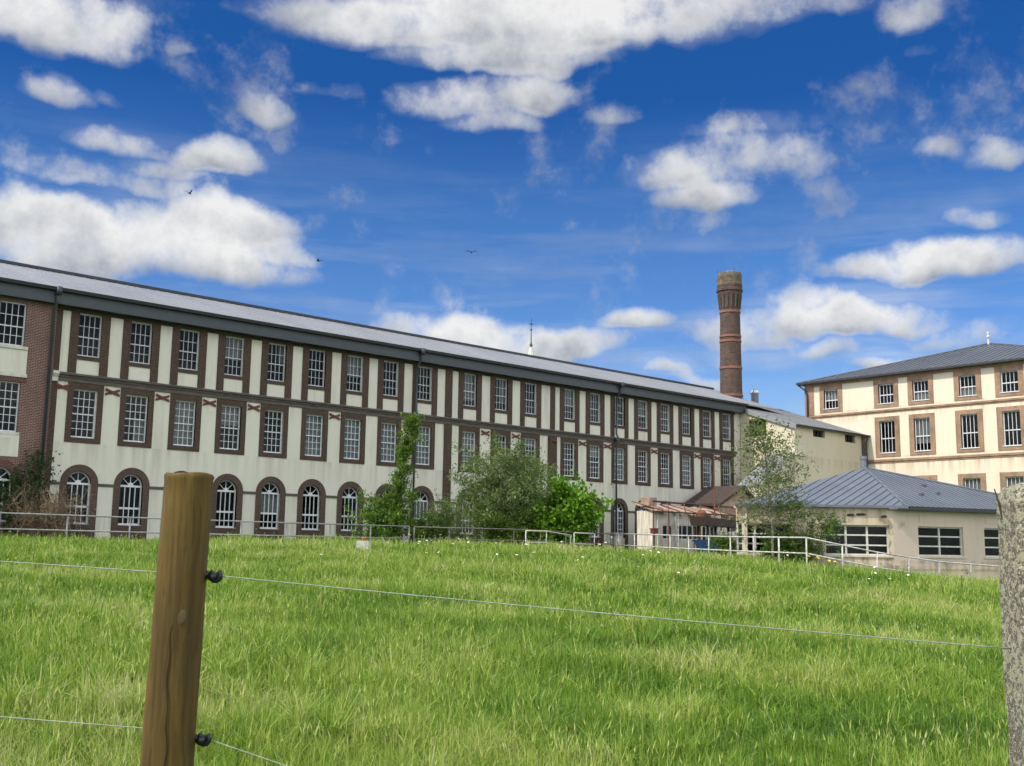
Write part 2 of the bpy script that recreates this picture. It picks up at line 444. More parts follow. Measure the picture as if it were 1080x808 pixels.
# ------------------------------------------------------------------ terrain
CP = np.array([
 (0, 0, .05), (12.97, 40.2, 1.62), (22.6, 41, 1.68), (36.4, 39.2, 1.66), (45.4, 40.4, 1.45), (43.4, 31.4, 1.22), (40.7, 25.6, 1.12),
 (43.9, 24.1, .72), (49.9, 21.4, .28), (18, 54, 1.75), (45, 54, 1.7), (75, 54, 1.45), (76, 47, 1.35), (58, 47, 1.4), (49.4, 25.5, .42), (44, 31.5, 1.15),
 (61, 20, 0.), (87, 42, .4), (0, 30, 1.3), (-12, 20, .75), (30, 5, -.3), (20, -6, -.35), (-15, -10, 0), (15, 18, .72), (30, 28, 1.28), (25, 15, .45),
 (8, 12, .38), (0, 60, 1.9), (60, 0, -.4), (110, 20, 0), (110, 80, 1.), (20, 90, 1.9)], float)
def _k(d): return np.where(d > 1e-9, d*d*np.log(d+1e-12), 0)
_D = np.hypot(CP[:, None, 0]-CP[None, :, 0], CP[:, None, 1]-CP[None, :, 1])
_n = len(CP); _A = np.zeros((_n+3, _n+3)); _A[:_n, :_n] = _k(_D)+np.eye(_n)*60
_A[:_n, _n] = 1; _A[:_n, _n+1:] = CP[:, :2]; _A[_n, :_n] = 1; _A[_n+1:, :_n] = CP[:, :2].T
_w = np.linalg.solve(_A, np.concatenate([CP[:, 2], np.zeros(3)]))
def ground(x, y):
    x = np.asarray(x, float); y = np.asarray(y, float); xs = np.clip(x, -30, 120); ys = np.clip(y, -25, 95)
    z = _w[_n]+_w[_n+1]*xs+_w[_n+2]*ys
    for i in range(_n): z = z+_w[i]*_k(np.hypot(xs-CP[i, 0], ys-CP[i, 1]))
    z = z + .05*np.sin(x*.55+y*.2)*np.sin(y*.43-x*.15)+.03*np.sin(x*1.1+1)*np.cos(y*.9)
    return z
def gz(x, y): return float(ground(x, y))

def make_ground():
    gx = np.concatenate([[-4000, -1500, -500, -150, -60], np.arange(-30, 120.5, 1.), [150, 300, 800, 2000, 4500]])
    gy = np.concatenate([[-4000, -1500, -500, -150, -60], np.arange(-25, 95.5, 1.), [130, 300, 800, 2000, 4500]])
    X_, Y_ = np.meshgrid(gx, gy); Z_ = ground(X_, Y_)
    nx, ny = len(gx), len(gy)
    me = bpy.data.meshes.new('ground')
    V = np.stack([X_, Y_, Z_], -1).reshape(-1, 3)
    idx = np.arange(nx*ny).reshape(ny, nx)
    F = np.stack([idx[:-1, :-1], idx[:-1, 1:], idx[1:, 1:], idx[1:, :-1]], -1).reshape(-1, 4)
    me.from_pydata(V.tolist(), [], F.tolist()); me.materials.append(M['ground'])
    me.polygons.foreach_set('use_smooth', [True]*len(me.polygons))
    o = bpy.data.objects.new('ground', me); COL.objects.link(o); o['kind'] = 'structure'
make_ground()

# ------------------------------------------------------------------ A: long mill building
YA = 54.; ZB = 1.2
A = thing('mill_building', 'long three storey cream rendered mill with dark brick window surrounds and grey metal roof', 'building', (45, YA, 1.7))
cent = [21.03+2.68*k for k in range(9)]+[46.25, 49.03, 51.79]+[55.65+2.676*j for j in range(8)]
W_, TB, TT = 1.16, 10.86, 13.02       # top windows
MBt, MT = 6.78, 9.18                  # middle windows
AB, AS = 2.55, 4.52; AR = .6          # arched windows
ZTOP = 13.9
holes = []
for c in cent:
    holes += [(c-W_/2, c+W_/2, TB, TT), (c-.6, c+.6, MBt, MT), (c-AR, c+AR, AB, AS+AR)]
m = MB((0, YA, 0)); wall(m, 19.3, 76.295, ZB, ZTOP, holes); m.build('wall', 'cream', A)
# pavilion at the left end
PX0, PX1 = 6.0, 19.28; PY = YA-.16
pc = [17.22, 13.6, 9.9]; ph = []
for c in pc: ph += [(c-.62, c+.62, TB+.05, TT), (c-.62, c+.62, MBt, MT), (c-AR, c+AR, AB, AS+AR)]
m = MB((0, PY, 0)); wall(m, PX0, PX1, ZB, ZTOP, ph, .45); m.build('brick_pavilion_wall', 'redbrick', A)
# back wall, ends, interior
m = MB(); m.box(PX0, 80.9, 67.2, 67.5, ZB, ZTOP); m.build('rear_wall', 'cream', A)
m = MB(); m.box(PX0, PX0+.3, PY+.5, 67.2, ZB, ZTOP); m.build('end_wall', 'cream', A)
m = MB(); m.box(80.6, 80.9, 54.5, 67.2, ZB, ZTOP); m.build('end_wall', 'cream', A)
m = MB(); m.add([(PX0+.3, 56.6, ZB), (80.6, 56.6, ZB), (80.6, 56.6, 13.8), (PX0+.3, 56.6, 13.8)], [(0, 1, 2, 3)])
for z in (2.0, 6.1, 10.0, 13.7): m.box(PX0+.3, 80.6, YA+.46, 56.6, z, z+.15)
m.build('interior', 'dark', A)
# eaves box, gutter, roof
m = MB(); m.box(PX0, 76.34, 53.42, 53.98, 13.2, 13.84); m.build('eaves_fascia', 'fascia', A)
m = MB(); m.prism([(53.16, 13.96), (53.2, 13.8), (53.416, 13.8), (53.416, 13.96)], PX0, 76.4, 'x'); m.build('gutter', 'gutter', A)
RX1 = 81.3
sl = (16.45-13.98)/(60.5-53.3)
m = MB(); m.prism([(53.3, 13.97), (60.5, 16.45), (67.8, 13.97), (67.8, 13.86), (60.5, 16.3), (53.3, 13.86)], PX0-.3, RX1, 'x')
m.build('roof', 'zinc', A)
m = MB()
for k in range(int((RX1-PX0)/.62)):
    x = PX0+.2+k*.62
    m.add([(x-.02, 53.32, 13.98), (x+.02, 53.32, 13.98), (x+.02, 60.4, 13.98+7.08*sl), (x-.02, 60.4, 13.98+7.08*sl),
           (x-.02, 53.32, 14.005), (x+.02, 53.32, 14.005), (x+.02, 60.4, 14.005+7.08*sl), (x-.02, 60.4, 14.005+7.08*sl)],
          [(4, 5, 6, 7), (0, 4, 7, 3), (1, 2, 6, 5), (0, 1, 5, 4), (3, 7, 6, 2)])
m.build('roof_seams', 'zinc', A)
m = MB(); m.box(PX0-.3, RX1, 60.32, 60.68, 16.42, 16.58); m.build('ridge_cap', 'gutter', A)
m = MB(); m.lathe([(.34, 13.5), (.34, 16.0), (.42, 16.02), (.42, 16.12), (.3, 16.3), (.3, 16.34), (.05, 16.42)], 20, (83.6, 57.5)); m.build('flue_pipe', 'steel', A, True)
# cornice between first and second floor, string at arch springing
m = MB((0, YA, 0))
m.prism([(0, 9.5), (-.06, 9.5), (-.06, 9.68), (-.1, 9.7), (-.12, 9.8), (-.2, 9.82), (-.2, 9.9), (0, 9.96)], 19.62, 75.6, 'x'); m.build('cornice', 'cornice', A)
m = MB((0, YA, 0)); m.prism([(0, 9.46), (-.08, 9.46), (-.08, 9.66), (-.12, 9.7), (-.22, 9.82), (-.22, 9.96), (0, 9.98)], 19.29, 19.6, 'x'); m.build('cornice_return', 'palestone', A)
prev = 19.34
for k, c in enumerate(cent+[None]):
    e = c-.945 if c else 75.64
    if k == 14: e -= .0
    for pa, pb in ((44.1, 44.74), (53.48, 54.36)):
        if prev < pa < e:
            m = MB((0, YA, 0)); m.box(prev, pa-.005, -.05, -.002, 4.42, 4.56); m.build('string_course', 'cornice', A); prev = pb+.005
    m = MB((0, YA, 0)); m.box(prev, e, -.05, -.002, 4.42, 4.56); m.build('string_course', 'cornice', A); prev = (c or 0)+.945
# dark brick: top frieze strip, flanking pier, two tall pilasters, right end
m = MB((0, YA, 0)); m.box(19.29, 75.6, -.022, -.002, 13.03, 13.196); m.build('brick_frieze', 'brick', A)
m = MB((0, YA, 0)); m.box(19.285, 19.62, -.03, -.002, ZB, 9.455); m.box(19.285, 19.62, -.03, -.002, 9.99, 13.02); m.build('brick_quoin', 'brick', A)
for c, wl, wu in ((44.42, .62, .56), (53.92, .86, .44)):
    m = MB((0, YA, 0)); m.box(c-wl/2, c+wl/2, -.07, -.003, ZB, 9.49); m.box(c-wu/2, c+wu/2, -.07, -.003, 9.98, 13.19); m.build('brick_pilaster', 'brick', A)
# pavilion details
for c in pc:
    for nm, mt, bx in (('window_sill', 'palestone', (.78, .1, TB-.1, TB+.045)), ('window_sill', 'palestone', (.72, .05, MBt-.13, MBt-.004)),
                       ('spandrel_panel', 'cream', (.80, .03, 9.6, TB-.105)), ('panel_moulding', 'palestone', (.84, .09, 9.42, 9.595)), ('spandrel_panel', 'cream', (.74, .028, 5.62, MBt-.135))):
        m = MB((0, PY, 0)); m.box(c-bx[0], c+bx[0], -bx[1], -.002, bx[2], bx[3]); m.build(nm, mt, A)
# iron cross ties
mids = [19.86]+[(cent[k]+cent[k+1])/2 for k in (0, 1, 2, 3, 5)]+[(cent[7]+cent[8])/2]+[(cent[k]+cent[k+1])/2 for k in (9, 10, 12, 13, 15, 17, 18)]+[53.92]
tie_me = None
for x in mids:
    dy = -.085 if abs(x-53.92) < .01 else 0
    m = MB((x, YA+dy, 9.2))
    for s_ in (-1, 1):
        y_ = -.055-.014*s_
        m.prism([(-.38, s_*.13-.062), (-.36, s_*.13+.062), (-.1, s_*.03+.07), (.1, -s_*.03+.07), (.36, -s_*.13+.062), (.38, -s_*.13-.062), (.1, -s_*.03-.07), (-.1, s_*.03-.07)], y_, y_+.03)
    m.build('iron_tie', 'iron', A)
# downpipes
for x, kink in ((19.06, False), (41.62, True), (60.43, True)):
    m = MB()
    if kink:
        m.tube([(x, 53.3, 13.8), (x, 53.36, 13.3), (x, 53.72, 12.9), (x, 53.78, 10.2), (x, 53.62, 9.9), (x, 53.62, 9.5), (x, 53.78, 9.2), (x, 53.8, 1.5)], .07, 8)
        m.box(x-.14, x+.14, 53.6, 53.86, 9.62, 9.9)
    else:
        m.tube([(x, 53.3, 13.8), (x, 53.34, 13.25), (x, 53.66, 12.9), (x, 53.7, 1.5)], .075, 8)
    m.box(x-.12, x+.12, 53.1, 53.34, 13.6, 13.99)
    m.build('downpipe', 'fascia', A, True)

def mill_window(kind):
    if kind == 'top':
        w, h = W_, TT-TB
        win = sash(w, h, 4, (2, 2), .98).build('window', 'greywhite')
        pane(w, h, win)
        zl = 9.975-TB
        surround([(-w/2-.42, -w/2, -.05, .1, zl, h), (w/2, w/2+.42, -.05, .1, zl, h), (-w/2, w/2, -.05, .1, -.2, -.002), (-w/2-.42, w/2+.42, -.05, .1, h+.003, h+.17)], win, 'brick')
    elif kind == 'mid':
        w, h = 1.2, MT-MBt
        win = sash(w, h, 4, (3, 3), 1.18).build('window', 'white')
        pane(w, h, win)
        zt = 9.495-MBt
        surround([(-w/2-.3, -w/2, -.035, .12, -.26, zt), (w/2, w/2+.3, -.035, .12, -.26, zt), (-w/2, w/2, -.035, .12, -.26, -.003), (-w/2, w/2, -.035, .12, h+.003, zt)], win, 'brick')
    elif kind == 'arch':
        win = arch_frame(2*AR, AS-AB, .85).build('window', 'white')
        arch_pane(2*AR, AS-AB, win); arch_ring(AR, .94, AS-AB, ZB-AB, -.04, .14, win, 'brickuv')
        m = MB(); m.box(-AR, AR, -.03, .13, ZB-AB, -.02); m.build('apron', 'brick', win)
        m = MB(); m.box(-AR, AR, -.06, .14, -.02, .0); m.build('sill', 'palestone', win)
    elif kind == 'door':
        win = arch_frame(2*AR, AS-AB+.6, .85, door=True).build('arched_door', 'white')
        m = MB(); r = AR-.02; hs = AS-AB+.6
        arch_pane(2*AR, hs, win); arch_ring(AR, .94, hs, ZB-AB+.6, -.04, .14, win, 'brickuv')
    elif kind == 'ptop':
        win = sash(1.24, TT-TB-.05, 4, (2, 2), .95).build('window', 'white'); pane(1.24, TT-TB-.05, win)
    elif kind == 'pmid':
        win = sash(1.24, MT-MBt, 4, (3, 3), 1.18).build('window', 'white'); pane(1.24, MT-MBt, win)
        h = MT-MBt; n = 12; V = []; U = []
        m = MB()
        for k in range(n+1):
            x = -.85+1.7*k/n; z = .16*(1-(x/.85)**2)
            for dz, y in ((.002, -.03), (.27, -.03), (.27, .1), (.002, .1)):
                V.append((x, y, h+dz+(z if dz > .1 else z*.0))); U.append((dz, x))
        m.add(V, [(4*k+q, 4*k+(q+1) % 4, 4*k+4+(q+1) % 4, 4*k+4+q) for k in range(n) for q in range(4)], U)
        m.build('lintel', 'redbrickuv', win)
    elif kind == 'parch':
        win = arch_frame(2*AR, AS-AB, .85).build('window', 'white')
        arch_pane(2*AR, AS-AB, win); arch_ring(AR, .94, AS-AB, 0, -.04, .14, win, 'redbrickuv')
    return win
protos = {k: mill_window(k) for k in ('top', 'mid', 'arch', 'door', 'ptop', 'pmid', 'parch')}
def add_windows():
    for k, c in enumerate(cent):
        o = place(protos['top'], A, (c, YA, TB), 0)
        if k in (3, 6, 12, 15, 17): add_curtain(o, W_, TT-TB, .9)
        elif rng.uniform() < .4: add_curtain(o, W_, TT-TB, .05+rng.uniform(0, 1.2), None, rng.choice([None, .1, .25]))
        o = place(protos['mid'], A, (c, YA, MBt), 0)
        if k in (2, 5, 6, 7, 8, 9, 14, 17): add_curtain(o, 1.2, MT-MBt, .05)
        if k in (1, 10, 16): add_curtain(o, 1.2, MT-MBt, .05, 1.2, 0.0)
        elif k in (3, 11, 13, 18, 19): add_curtain(o, 1.2, MT-MBt, 1.2+rng.uniform(0, .6))
        if k == 14:
            p = protos['door']; o = place(p, A, (c, YA, AB-.6), 0)
        else:
            o = place(protos['arch'], A, (c, YA, AB), 0)
        if k in (4, 8): add_curtain(o, 1.2, AS-AB, .9, 1.95)
    for c in pc:
        place(protos['ptop'], A, (c, PY, TB+.05), 0); place(protos['pmid'], A, (c, PY, MBt), 0); place(protos['parch'], A, (c, PY, AB), 0)
def add_curtain(win, w, h, z0, z1=None, x0=None):
    # built in the window's own frame
    m = MB(); z1 = z1 or h-.05; a = -w/2+.03 if x0 is None else x0; b = w/2-.03; n = 36; V = []
    for k in range(n+1):
        x = a+(b-a)*k/n; yy = .3+.03*math.sin(k*1.7)+.015*math.sin(k*.6); V += [(x, yy, z0), (x, yy, z1)]
    m.add(V, [(2*k, 2*k+2, 2*k+3, 2*k+1) for k in range(n)])
    me_o = m.build('curtain', 'curtain'); me_o.parent = win; me_o.location = (0, 0, 0)
add_windows()

# ------------------------------------------------------------------ side extension (yellow render)
XE, YE = 76.3, 48.74; XB = 87.65
Ex = thing('side_extension', 'yellow rendered side wing with low zinc roof between the mill and the cream block', 'building', (80, 50, 1.4))
RB = -math.pi/2
def ztop(y): return 11.98+(y-YE)*.345
# gable wall: local x runs towards -Y from Y=54
m = MB((XE, 53.97, 0), RB)
L = 53.97-YE; wall(m, 0, L, ZB-.2, 11.9, [(.9, 2.55, 11.2, 11.9)], .3)
m.add([(0, 0, 11.9), (.9, 0, 11.9), (.9, 0, 12.62), (2.55, 0, 12.62), (2.55, 0, 11.9), (L, 0, 11.9), (L, 0, ztop(YE)-.06), (0, 0, ztop(53.97)-.06)], [(0, 1, 2, 3, 4, 5, 6, 7)])
m.build('gable_wall', 'yellow', Ex)
m = MB((XE, 53.97, 0), RB)
for k in range(5): x = .93+k*.395; m.box(x, x+.05, .06, .13, 11.2, 12.62)
m.box(.9, 2.55, .06, .13, 11.2, 11.26); m.box(.9, 2.55, .06, .13, 12.55, 12.62)
g = m.build('window', 'fascia', Ex)
m = MB((XE, 53.97, 0), RB); m.add([(.9, .14, 11.2), (2.55, .14, 11.2), (2.55, .14, 12.62), (.9, .14, 12.62)], [(0, 1, 2, 3)]); m.build('pane', 'glass', g)
m = MB((XE, YE, 0)); fw = [(2.75, 4.55, 11.15, 11.75), (7.75, 9.45, 11.08, 11.76)]
wall(m, 0.302, XB-XE-.01, ZB-.4, 11.94, fw, .3); m.build('front_wall', 'yellow', Ex)
for a, b, c, d in fw:
    m = MB((XE, YE, 0)); m.box(a, b, .1, .16, c, c+.05); m.box(a, b, .1, .16, d-.05, d); m.box(a, a+.05, .1, .16, c+.05, d-.05)
    for t in (.25, .5, .75): x = a+(b-a)*t; m.box(x-.025, x+.025, .1, .16, c+.05, d-.05)
    g = m.build('window', 'cornice', Ex)
    m = MB((XE, YE, 0)); m.add([(a, .17, c), (b, .17, c), (b, .17, d), (a, .17, d)], [(0, 1, 2, 3)]); m.build('pane', 'glass', g)
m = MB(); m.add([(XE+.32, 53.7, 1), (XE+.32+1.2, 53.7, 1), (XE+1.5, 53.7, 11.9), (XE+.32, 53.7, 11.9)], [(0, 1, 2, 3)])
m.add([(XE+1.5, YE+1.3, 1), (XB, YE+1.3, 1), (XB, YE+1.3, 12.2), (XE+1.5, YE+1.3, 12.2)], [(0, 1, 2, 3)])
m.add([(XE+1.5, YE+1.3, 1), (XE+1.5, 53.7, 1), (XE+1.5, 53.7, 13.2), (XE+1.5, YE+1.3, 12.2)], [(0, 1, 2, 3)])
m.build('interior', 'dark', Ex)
m = MB(); a, b = YE-.25, 57.2
m.prism([(a, ztop(a)), (b, ztop(b)), (b+5, ztop(b)-1.2), (b+5, ztop(b)-1.4), (b, ztop(b)-.14), (a, ztop(a)-.14)], XE-.12, XB-.02, 'x'); m.build('roof', 'zinc', Ex)
m = MB()
for k in range(18):
    x = XE+.1+k*.62
    m.add([(x-.02, a, ztop(a)), (x+.02, a, ztop(a)), (x+.02, b, ztop(b)), (x-.02, b, ztop(b)), (x-.02, a, ztop(a)+.05), (x+.02, a, ztop(a)+.05), (x+.02, b, ztop(b)+.05), (x-.02, b, ztop(b)+.05)],
          [(4, 5, 6, 7), (0, 4, 7, 3), (1, 2, 6, 5), (0, 1, 5, 4), (3, 7, 6, 2)])
m.build('roof_seams', 'seamlight', Ex)
m = MB(); m.prism([(a-.003, ztop(a)+.02), (53.3, ztop(53.3)+.03), (53.3, ztop(53.3)-.42), (a-.003, ztop(a)-.40)], XE-.17, XE-.125, 'x'); m.build('verge_flashing', 'zinc', Ex)
m = MB(); m.prism([(YE-.42, 11.9), (YE-.38, 11.76), (YE-.27, 11.76), (YE-.27, 11.9)], XE-.1, XB-.04, 'x'); m.build('gutter', 'gutter', Ex)
m = MB(); m.tube([(XB-.28, YE-.33, 11.8), (XB-.28, YE-.12, 11.3), (XB-.28, YE-.12, 1)], .08, 8); m.box(XB-.9, XB-.5, YE-.12, YE-.003, 1, 11.7); m.build('downpipe', 'cornice', Ex)
m = MB(); m.box(XE-.05, XE+1.6, YE-.14, YE-.003, 9.42, 9.56); m.build('ledge', 'palestone', Ex)
# lean-to roof on the gable wall
m = MB(); y0, y1 = YE+.05, 51.2
m.prism([(76.28, 9.6), (71.8, 6.86), (71.8, 6.74), (76.28, 9.45)], y0, y1, 'y'); m.build('lean_to_roof', 'zinc', Ex)
m = MB()
for k in range(6):
    y = y0+.05+k*.46; m.tube([(76.28, y, 9.62), (71.8, y, 6.88)], .022, 4)
m.build('lean_to_seams', 'seamlight', Ex)
m = MB(); m.box(71.9, 76.28, y0+.1, y0+.35, 1, 6.7); m.box(71.9, 72.2, y0+.35, y1-.1, 1, 6.7)
m.prism([(76.28, 6.7), (76.28, 9.4), (72, 6.8), (72, 6.7)], y0+.1, y0+.35, 'y'); m.build('lean_to_wall', 'yellow', Ex)

# ------------------------------------------------------------------ B: cream block on the right
Bb = thing('cream_block', 'three storey cream block with orange brick window surrounds and hipped grey zinc roof', 'building', (88, 42, .4))
YB0, YB1 = 54.75, 30.6               # left corner, right corner (towards the viewer)
APX = (99.3, 42.65, 20.95)
bc = [52.1, 46.75, 43.6, 39.55, 36.15, 32.8]
GW = 1.4
bh = []
LB = YB0-YB1
for i, c in enumerate(bc):
    u = YB0-c
    bh.append((u-GW/2, u+GW/2, 14.55, 16.3))
    if i: bh += [(u-GW/2, u+GW/2, 10.25, 13.08), (u-GW/2, u+GW/2, 5.6, 7.85), (u-GW/2, u+GW/2, 1.4, 3.6)]
m = MB((XB, YB0, 0), RB); wall(m, 0, LB, -.6, 17.05, bh, .35); m.build('wall', 'bcream', Bb)
for bx in ((XB+.36, 111, YB0-.35, YB0), (XB+.36, 111, YB1, YB1+.35), (110.7, 111, YB1+.36, YB0-.36)):
    m = MB(); m.box(*bx, -.6, 17.05); m.build('side_wall', 'bcream', Bb)
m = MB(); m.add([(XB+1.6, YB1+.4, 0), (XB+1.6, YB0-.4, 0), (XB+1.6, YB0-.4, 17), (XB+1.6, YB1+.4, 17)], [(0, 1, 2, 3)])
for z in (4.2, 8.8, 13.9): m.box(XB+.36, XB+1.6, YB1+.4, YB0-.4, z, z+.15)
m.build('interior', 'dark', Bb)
e = .55; ez = 17.12
c4 = [(XB-e, YB0+e), (XB-e, YB1-e), (111+e, YB1-e), (111+e, YB0+e)]
ap2 = (APX[0], YB1-e+(YB0+e-APX[1])*.98)
m = MB(); pts = [(x, y, ez) for x, y in c4]+[APX, (ap2[0], min(ap2[1], APX[1]-.01), APX[2]-.02)]
m.add(pts+[(x, y, ez-.14) for x, y in c4], [(0, 4, 5, 1), (1, 5, 2), (2, 5, 4, 3), (3, 4, 0), (0, 1, 7, 6), (1, 2, 8, 7), (2, 3, 9, 8), (3, 0, 6, 9), (6, 7, 8, 9)])
m.build('roof', 'bzinc', Bb)
def roof_ribs(mb, a, b, c, d, dirv, step, r=.03, lift=.02):
    """standing seams on the roof polygon a,b,c,(d): parallel to dirv (plan) and clipped to the polygon"""
    P = [Vector(p) for p in ((a, b, c, d) if d else (a, b, c))]
    n = (P[1]-P[0]).cross(P[2]-P[0]).normalized()
    if n.z < 0: n = -n
    dv = Vector((dirv[0], dirv[1], -(n.x*dirv[0]+n.y*dirv[1])/n.z)).normalized(); q = Vector((-dirv[1], dirv[0], 0)).normalized()
    ts = [p.dot(q) for p in P]; t = min(ts)+step*.5
    while t < max(ts):
        hit = []
        for i in range(len(P)):
            p0, p1 = P[i], P[(i+1) % len(P)]; s0, s1 = p0.dot(q)-t, p1.dot(q)-t
            if s0*s1 < 0: hit.append(p0+(p1-p0)*(s0/(s0-s1)))
        if len(hit) == 2 and (hit[0]-hit[1]).length > .3: mb.tube([h+n*lift for h in hit], r, 4)
        t += step
P0, P1, P2, P3 = [(x, y, ez) for x, y in c4]
AP2 = pts[5]
m = MB(); roof_ribs(m, P0, APX, AP2, P1, (1, 0), .62); m.build('roof_seams', 'seam', Bb)
m = MB(); roof_ribs(m, P1, AP2, P2, None, (0, 1), .62); m.build('roof_seams', 'seam', Bb)
m = MB(); roof_ribs(m, P3, APX, P0, None, (0, 1), .62); m.build('roof_seams', 'seam', Bb)
m = MB()
for a, b in ((P0, APX), (P1, AP2), (APX, AP2)): m.tube([Vector(a)+Vector((0, 0, .03)), Vector(b)+Vector((0, 0, .03))], .07, 6)
m.build('hip_cap', 'bzinc', Bb)
m = MB(); m.lathe([(.13, 20.9), (.1, 21.25), (.08, 21.5), (.17, 21.56), (.17, 21.66), (.07, 21.72), (.07, 21.9), (.13, 22.), (.0, 22.1)], 12, APX[:2]); m.build('finial', 'palestone', Bb, True)
m = MB((XB, YB0, 0), RB); m.box(-.55, LB+.55, -e-.1, -e+.005, ez-.14, ez+.02); m.build('gutter', 'gutter', Bb)
m = MB((XB, YB0, 0), RB); m.box(-.03, LB, -.05, -.003, 16.72, 16.95); m.box(-.06, LB, -.14, -.003, 16.953, 17.04); m.build('brick_eaves_band', 'bbrick', Bb)
m = MB((XB, YB0, 0), RB); m.box(-.03, .9, -.05, -.004, -.6, 13.74); m.box(-.03, .9, -.05, -.004, 14.11, 16.718); m.build('brick_quoin', 'bbrick', Bb)
m = MB(); m.box(XB-.02, XB+.8, YB0+.003, YB0+.05, -.6, 17.0); m.build('brick_return', 'bbrick', Bb)
for z0, z1, nm in ((13.80, 14.06, 'a'), (9.42, 9.74, 'b')):
    m = MB((XB, YB0, 0), RB); a_, b_ = z0+(z1-z0)*.4, z0+(z1-z0)*.7
    m.box(-.03, LB, -.06, -.003, z0, a_); m.box(-.03, LB, -.12, -.003, a_+.001, z1); m.build('string_course', 'bbrick', Bb)
m = MB(); m.tube([(XB-.5, YB0+.45, 17.0), (XB-.25, YB0-.2, 16.4), (XB-.16, YB0-.3, 16.1), (XB-.16, YB0-.3, 1)], .08, 8); m.build('downpipe', 'gutter', Bb, True)
def block_window(h, kind):
    w = GW
    if kind == 'top': win = sash(w, h, 4, (1, 1), .8, y=.16, bar=.035, fr=.08, mbar=.08).build('window', 'white')
    else: win = sash(w, h, 4, (1, 1), 1.3 if h > 2.5 else 1.1, y=.16, bar=.04, fr=.08, mbar=.08).build('window', 'white')
    pane(w, h, win, .2)
    m = MB(); s = .44; top = 16.716-14.55 if kind == 'top' else h+.36
    m.box(-w/2-s, -w/2, -.05, .15, -.3, h+.001); m.box(w/2, w/2+s, -.05, .15, -.3, h+.001); m.box(-w/2, w/2, -.05, .15, -.3, -.003)
    m.box(-w/2-s, w/2+s, -.052, .15, h+.003, top)
    m.build('surround', 'bbrick', win)
    m = MB(); m.box(-w/2-.08, w/2+.08, -.1, .16, -.002, .05); m.build('sill', 'white', win)
    return win
bp = {'top': block_window(1.75, 'top'), 'mid': block_window(2.83, 'mid'), 'low': block_window(2.25, 'low')}
for i, c in enumerate(bc):
    o = place(bp['top'], Bb, (XB, c, 14.55), RB)
    if i in (2, 3): add_curtain(o, GW, 1.75, .06, .85)
    if i == 0: add_curtain(o, GW, 1.75, .85, 1.7)
    if i:
        o = place(bp['mid'], Bb, (XB, c, 10.25), RB)
        if i == 2: add_curtain(o, GW, 2.83, .7)
        o = place(bp['low'], Bb, (XB, c, 5.6), RB)
        if i in (3, 4): add_curtain(o, GW, 2.25, .1)
        place(bp['low'], Bb, (XB, c, 1.35), RB)
for p in list(protos.values())+list(bp.values()): drop(p)

# ------------------------------------------------------------------ chimney, spire, far roof
Ch = thing('factory_chimney', 'tall round tapering dark brick factory chimney with red bands behind the mill roof', 'chimney', (79.4, 57.0, 1.5))
# stands well behind the roofs, on the ray of the photograph
CX, CY = c2w(19.72, 97.); 
Ch.location = (CX, CY, 1.2); WL[Ch.as_pointer()] = (CX, CY, 1.2)
ZT = 26.9
def cr_(z): return .85+(ZT-z)*.0125
m = MB((CX, CY, 0)); zs = np.linspace(1.0, 24.6, 30); m.lathe([(cr_(z), z) for z in zs], 40, uvr=1.1); m.build('shaft', 'chim', Ch, True)
for z in (23.15, 20.9, 20.45, 18.0, 15.5, 13.0, 10.5):
    m = MB((CX, CY, 0)); r = cr_(z); m.lathe([(r-.02, z-.1), (r+.06, z-.1), (r+.06, z+.1), (r-.02, z+.1)], 40, uvr=1.1); m.build('brick_band', 'chimband', Ch)
m = MB((CX, CY, 0)); r = cr_(24)
m.lathe([(r, 23.3), (r+.04, 24.3), (r+.2, 24.8), (r+.2, 25.0), (r+.30, 25.05), (r+.30, 25.25), (r+.24, 25.3), (r+.25, 25.55)], 40, uvr=1.1)
m.build('crown', 'chim', Ch)
m = MB((CX, CY, 0)); m.lathe([(r+.22, 25.552), (r+.27, 25.56), (r+.27, 25.75), (r+.24, 25.8), (r+.24, 26.5), (r+.18, 26.75), (r-.3, 26.8), (r-.35, 26.0)], 40, uvr=1.1); m.build('cap', 'lichen', Ch)
m = MB((CX, CY, 0))
for k in range(16):
    t = 2*math.pi*k/16; c, s = math.cos(t), math.sin(t)
    m.tube([((r+.03)*c, (r+.03)*s, 23.5), ((r+.1)*c, (r+.1)*s, 24.3), ((r+.16)*c, (r+.16)*s, 24.8)], .09, 5)
m.build('corbels', 'chim', Ch)
m = MB((CX, CY, 0)); m.lathe([(0, 26.92), (.55, 26.9), (.6, 26.8), (.6, 26.4)], 20); m.build('capping', 'palestone', Ch)
m = MB((CX, CY, 0))
for k in (0, 2.4, 4.2): m.tube([(.9*math.cos(k), .9*math.sin(k), 26.3), (1.1*math.cos(k), 1.1*math.sin(k), 27.1)], .022, 4)
m.build('lightning_rods', 'gutter', Ch)

SX, SY = 115.9, 120.9
Sp = thing('church_spire', 'distant slim pale stone church spire with cross showing over the mill roof', 'spire', (SX, SY, 1))
m = MB((SX, SY, 0)); m.box(-2.2, 2.2, -2.2, 2.2, 0, 18); m.build('tower', 'palestone', Sp)
m = MB((SX, SY, 0)); m.lathe([(2.4, 18.), (1.15, 28.), (.62, 31.2), (.2, 32.8)], 8); m.build('stone_spire', 'palestone', Sp)
m = MB((SX, SY, 0)); m.lathe([(.2, 32.8), (.25, 33.2), (.1, 33.5), (.07, 35.4), (.18, 35.6), (.05, 35.8), (.05, 37.4)], 6); m.box(-.35, .35, -.06, .06, 36.4, 36.55); m.build('finial_cross', 'cornice', Sp)

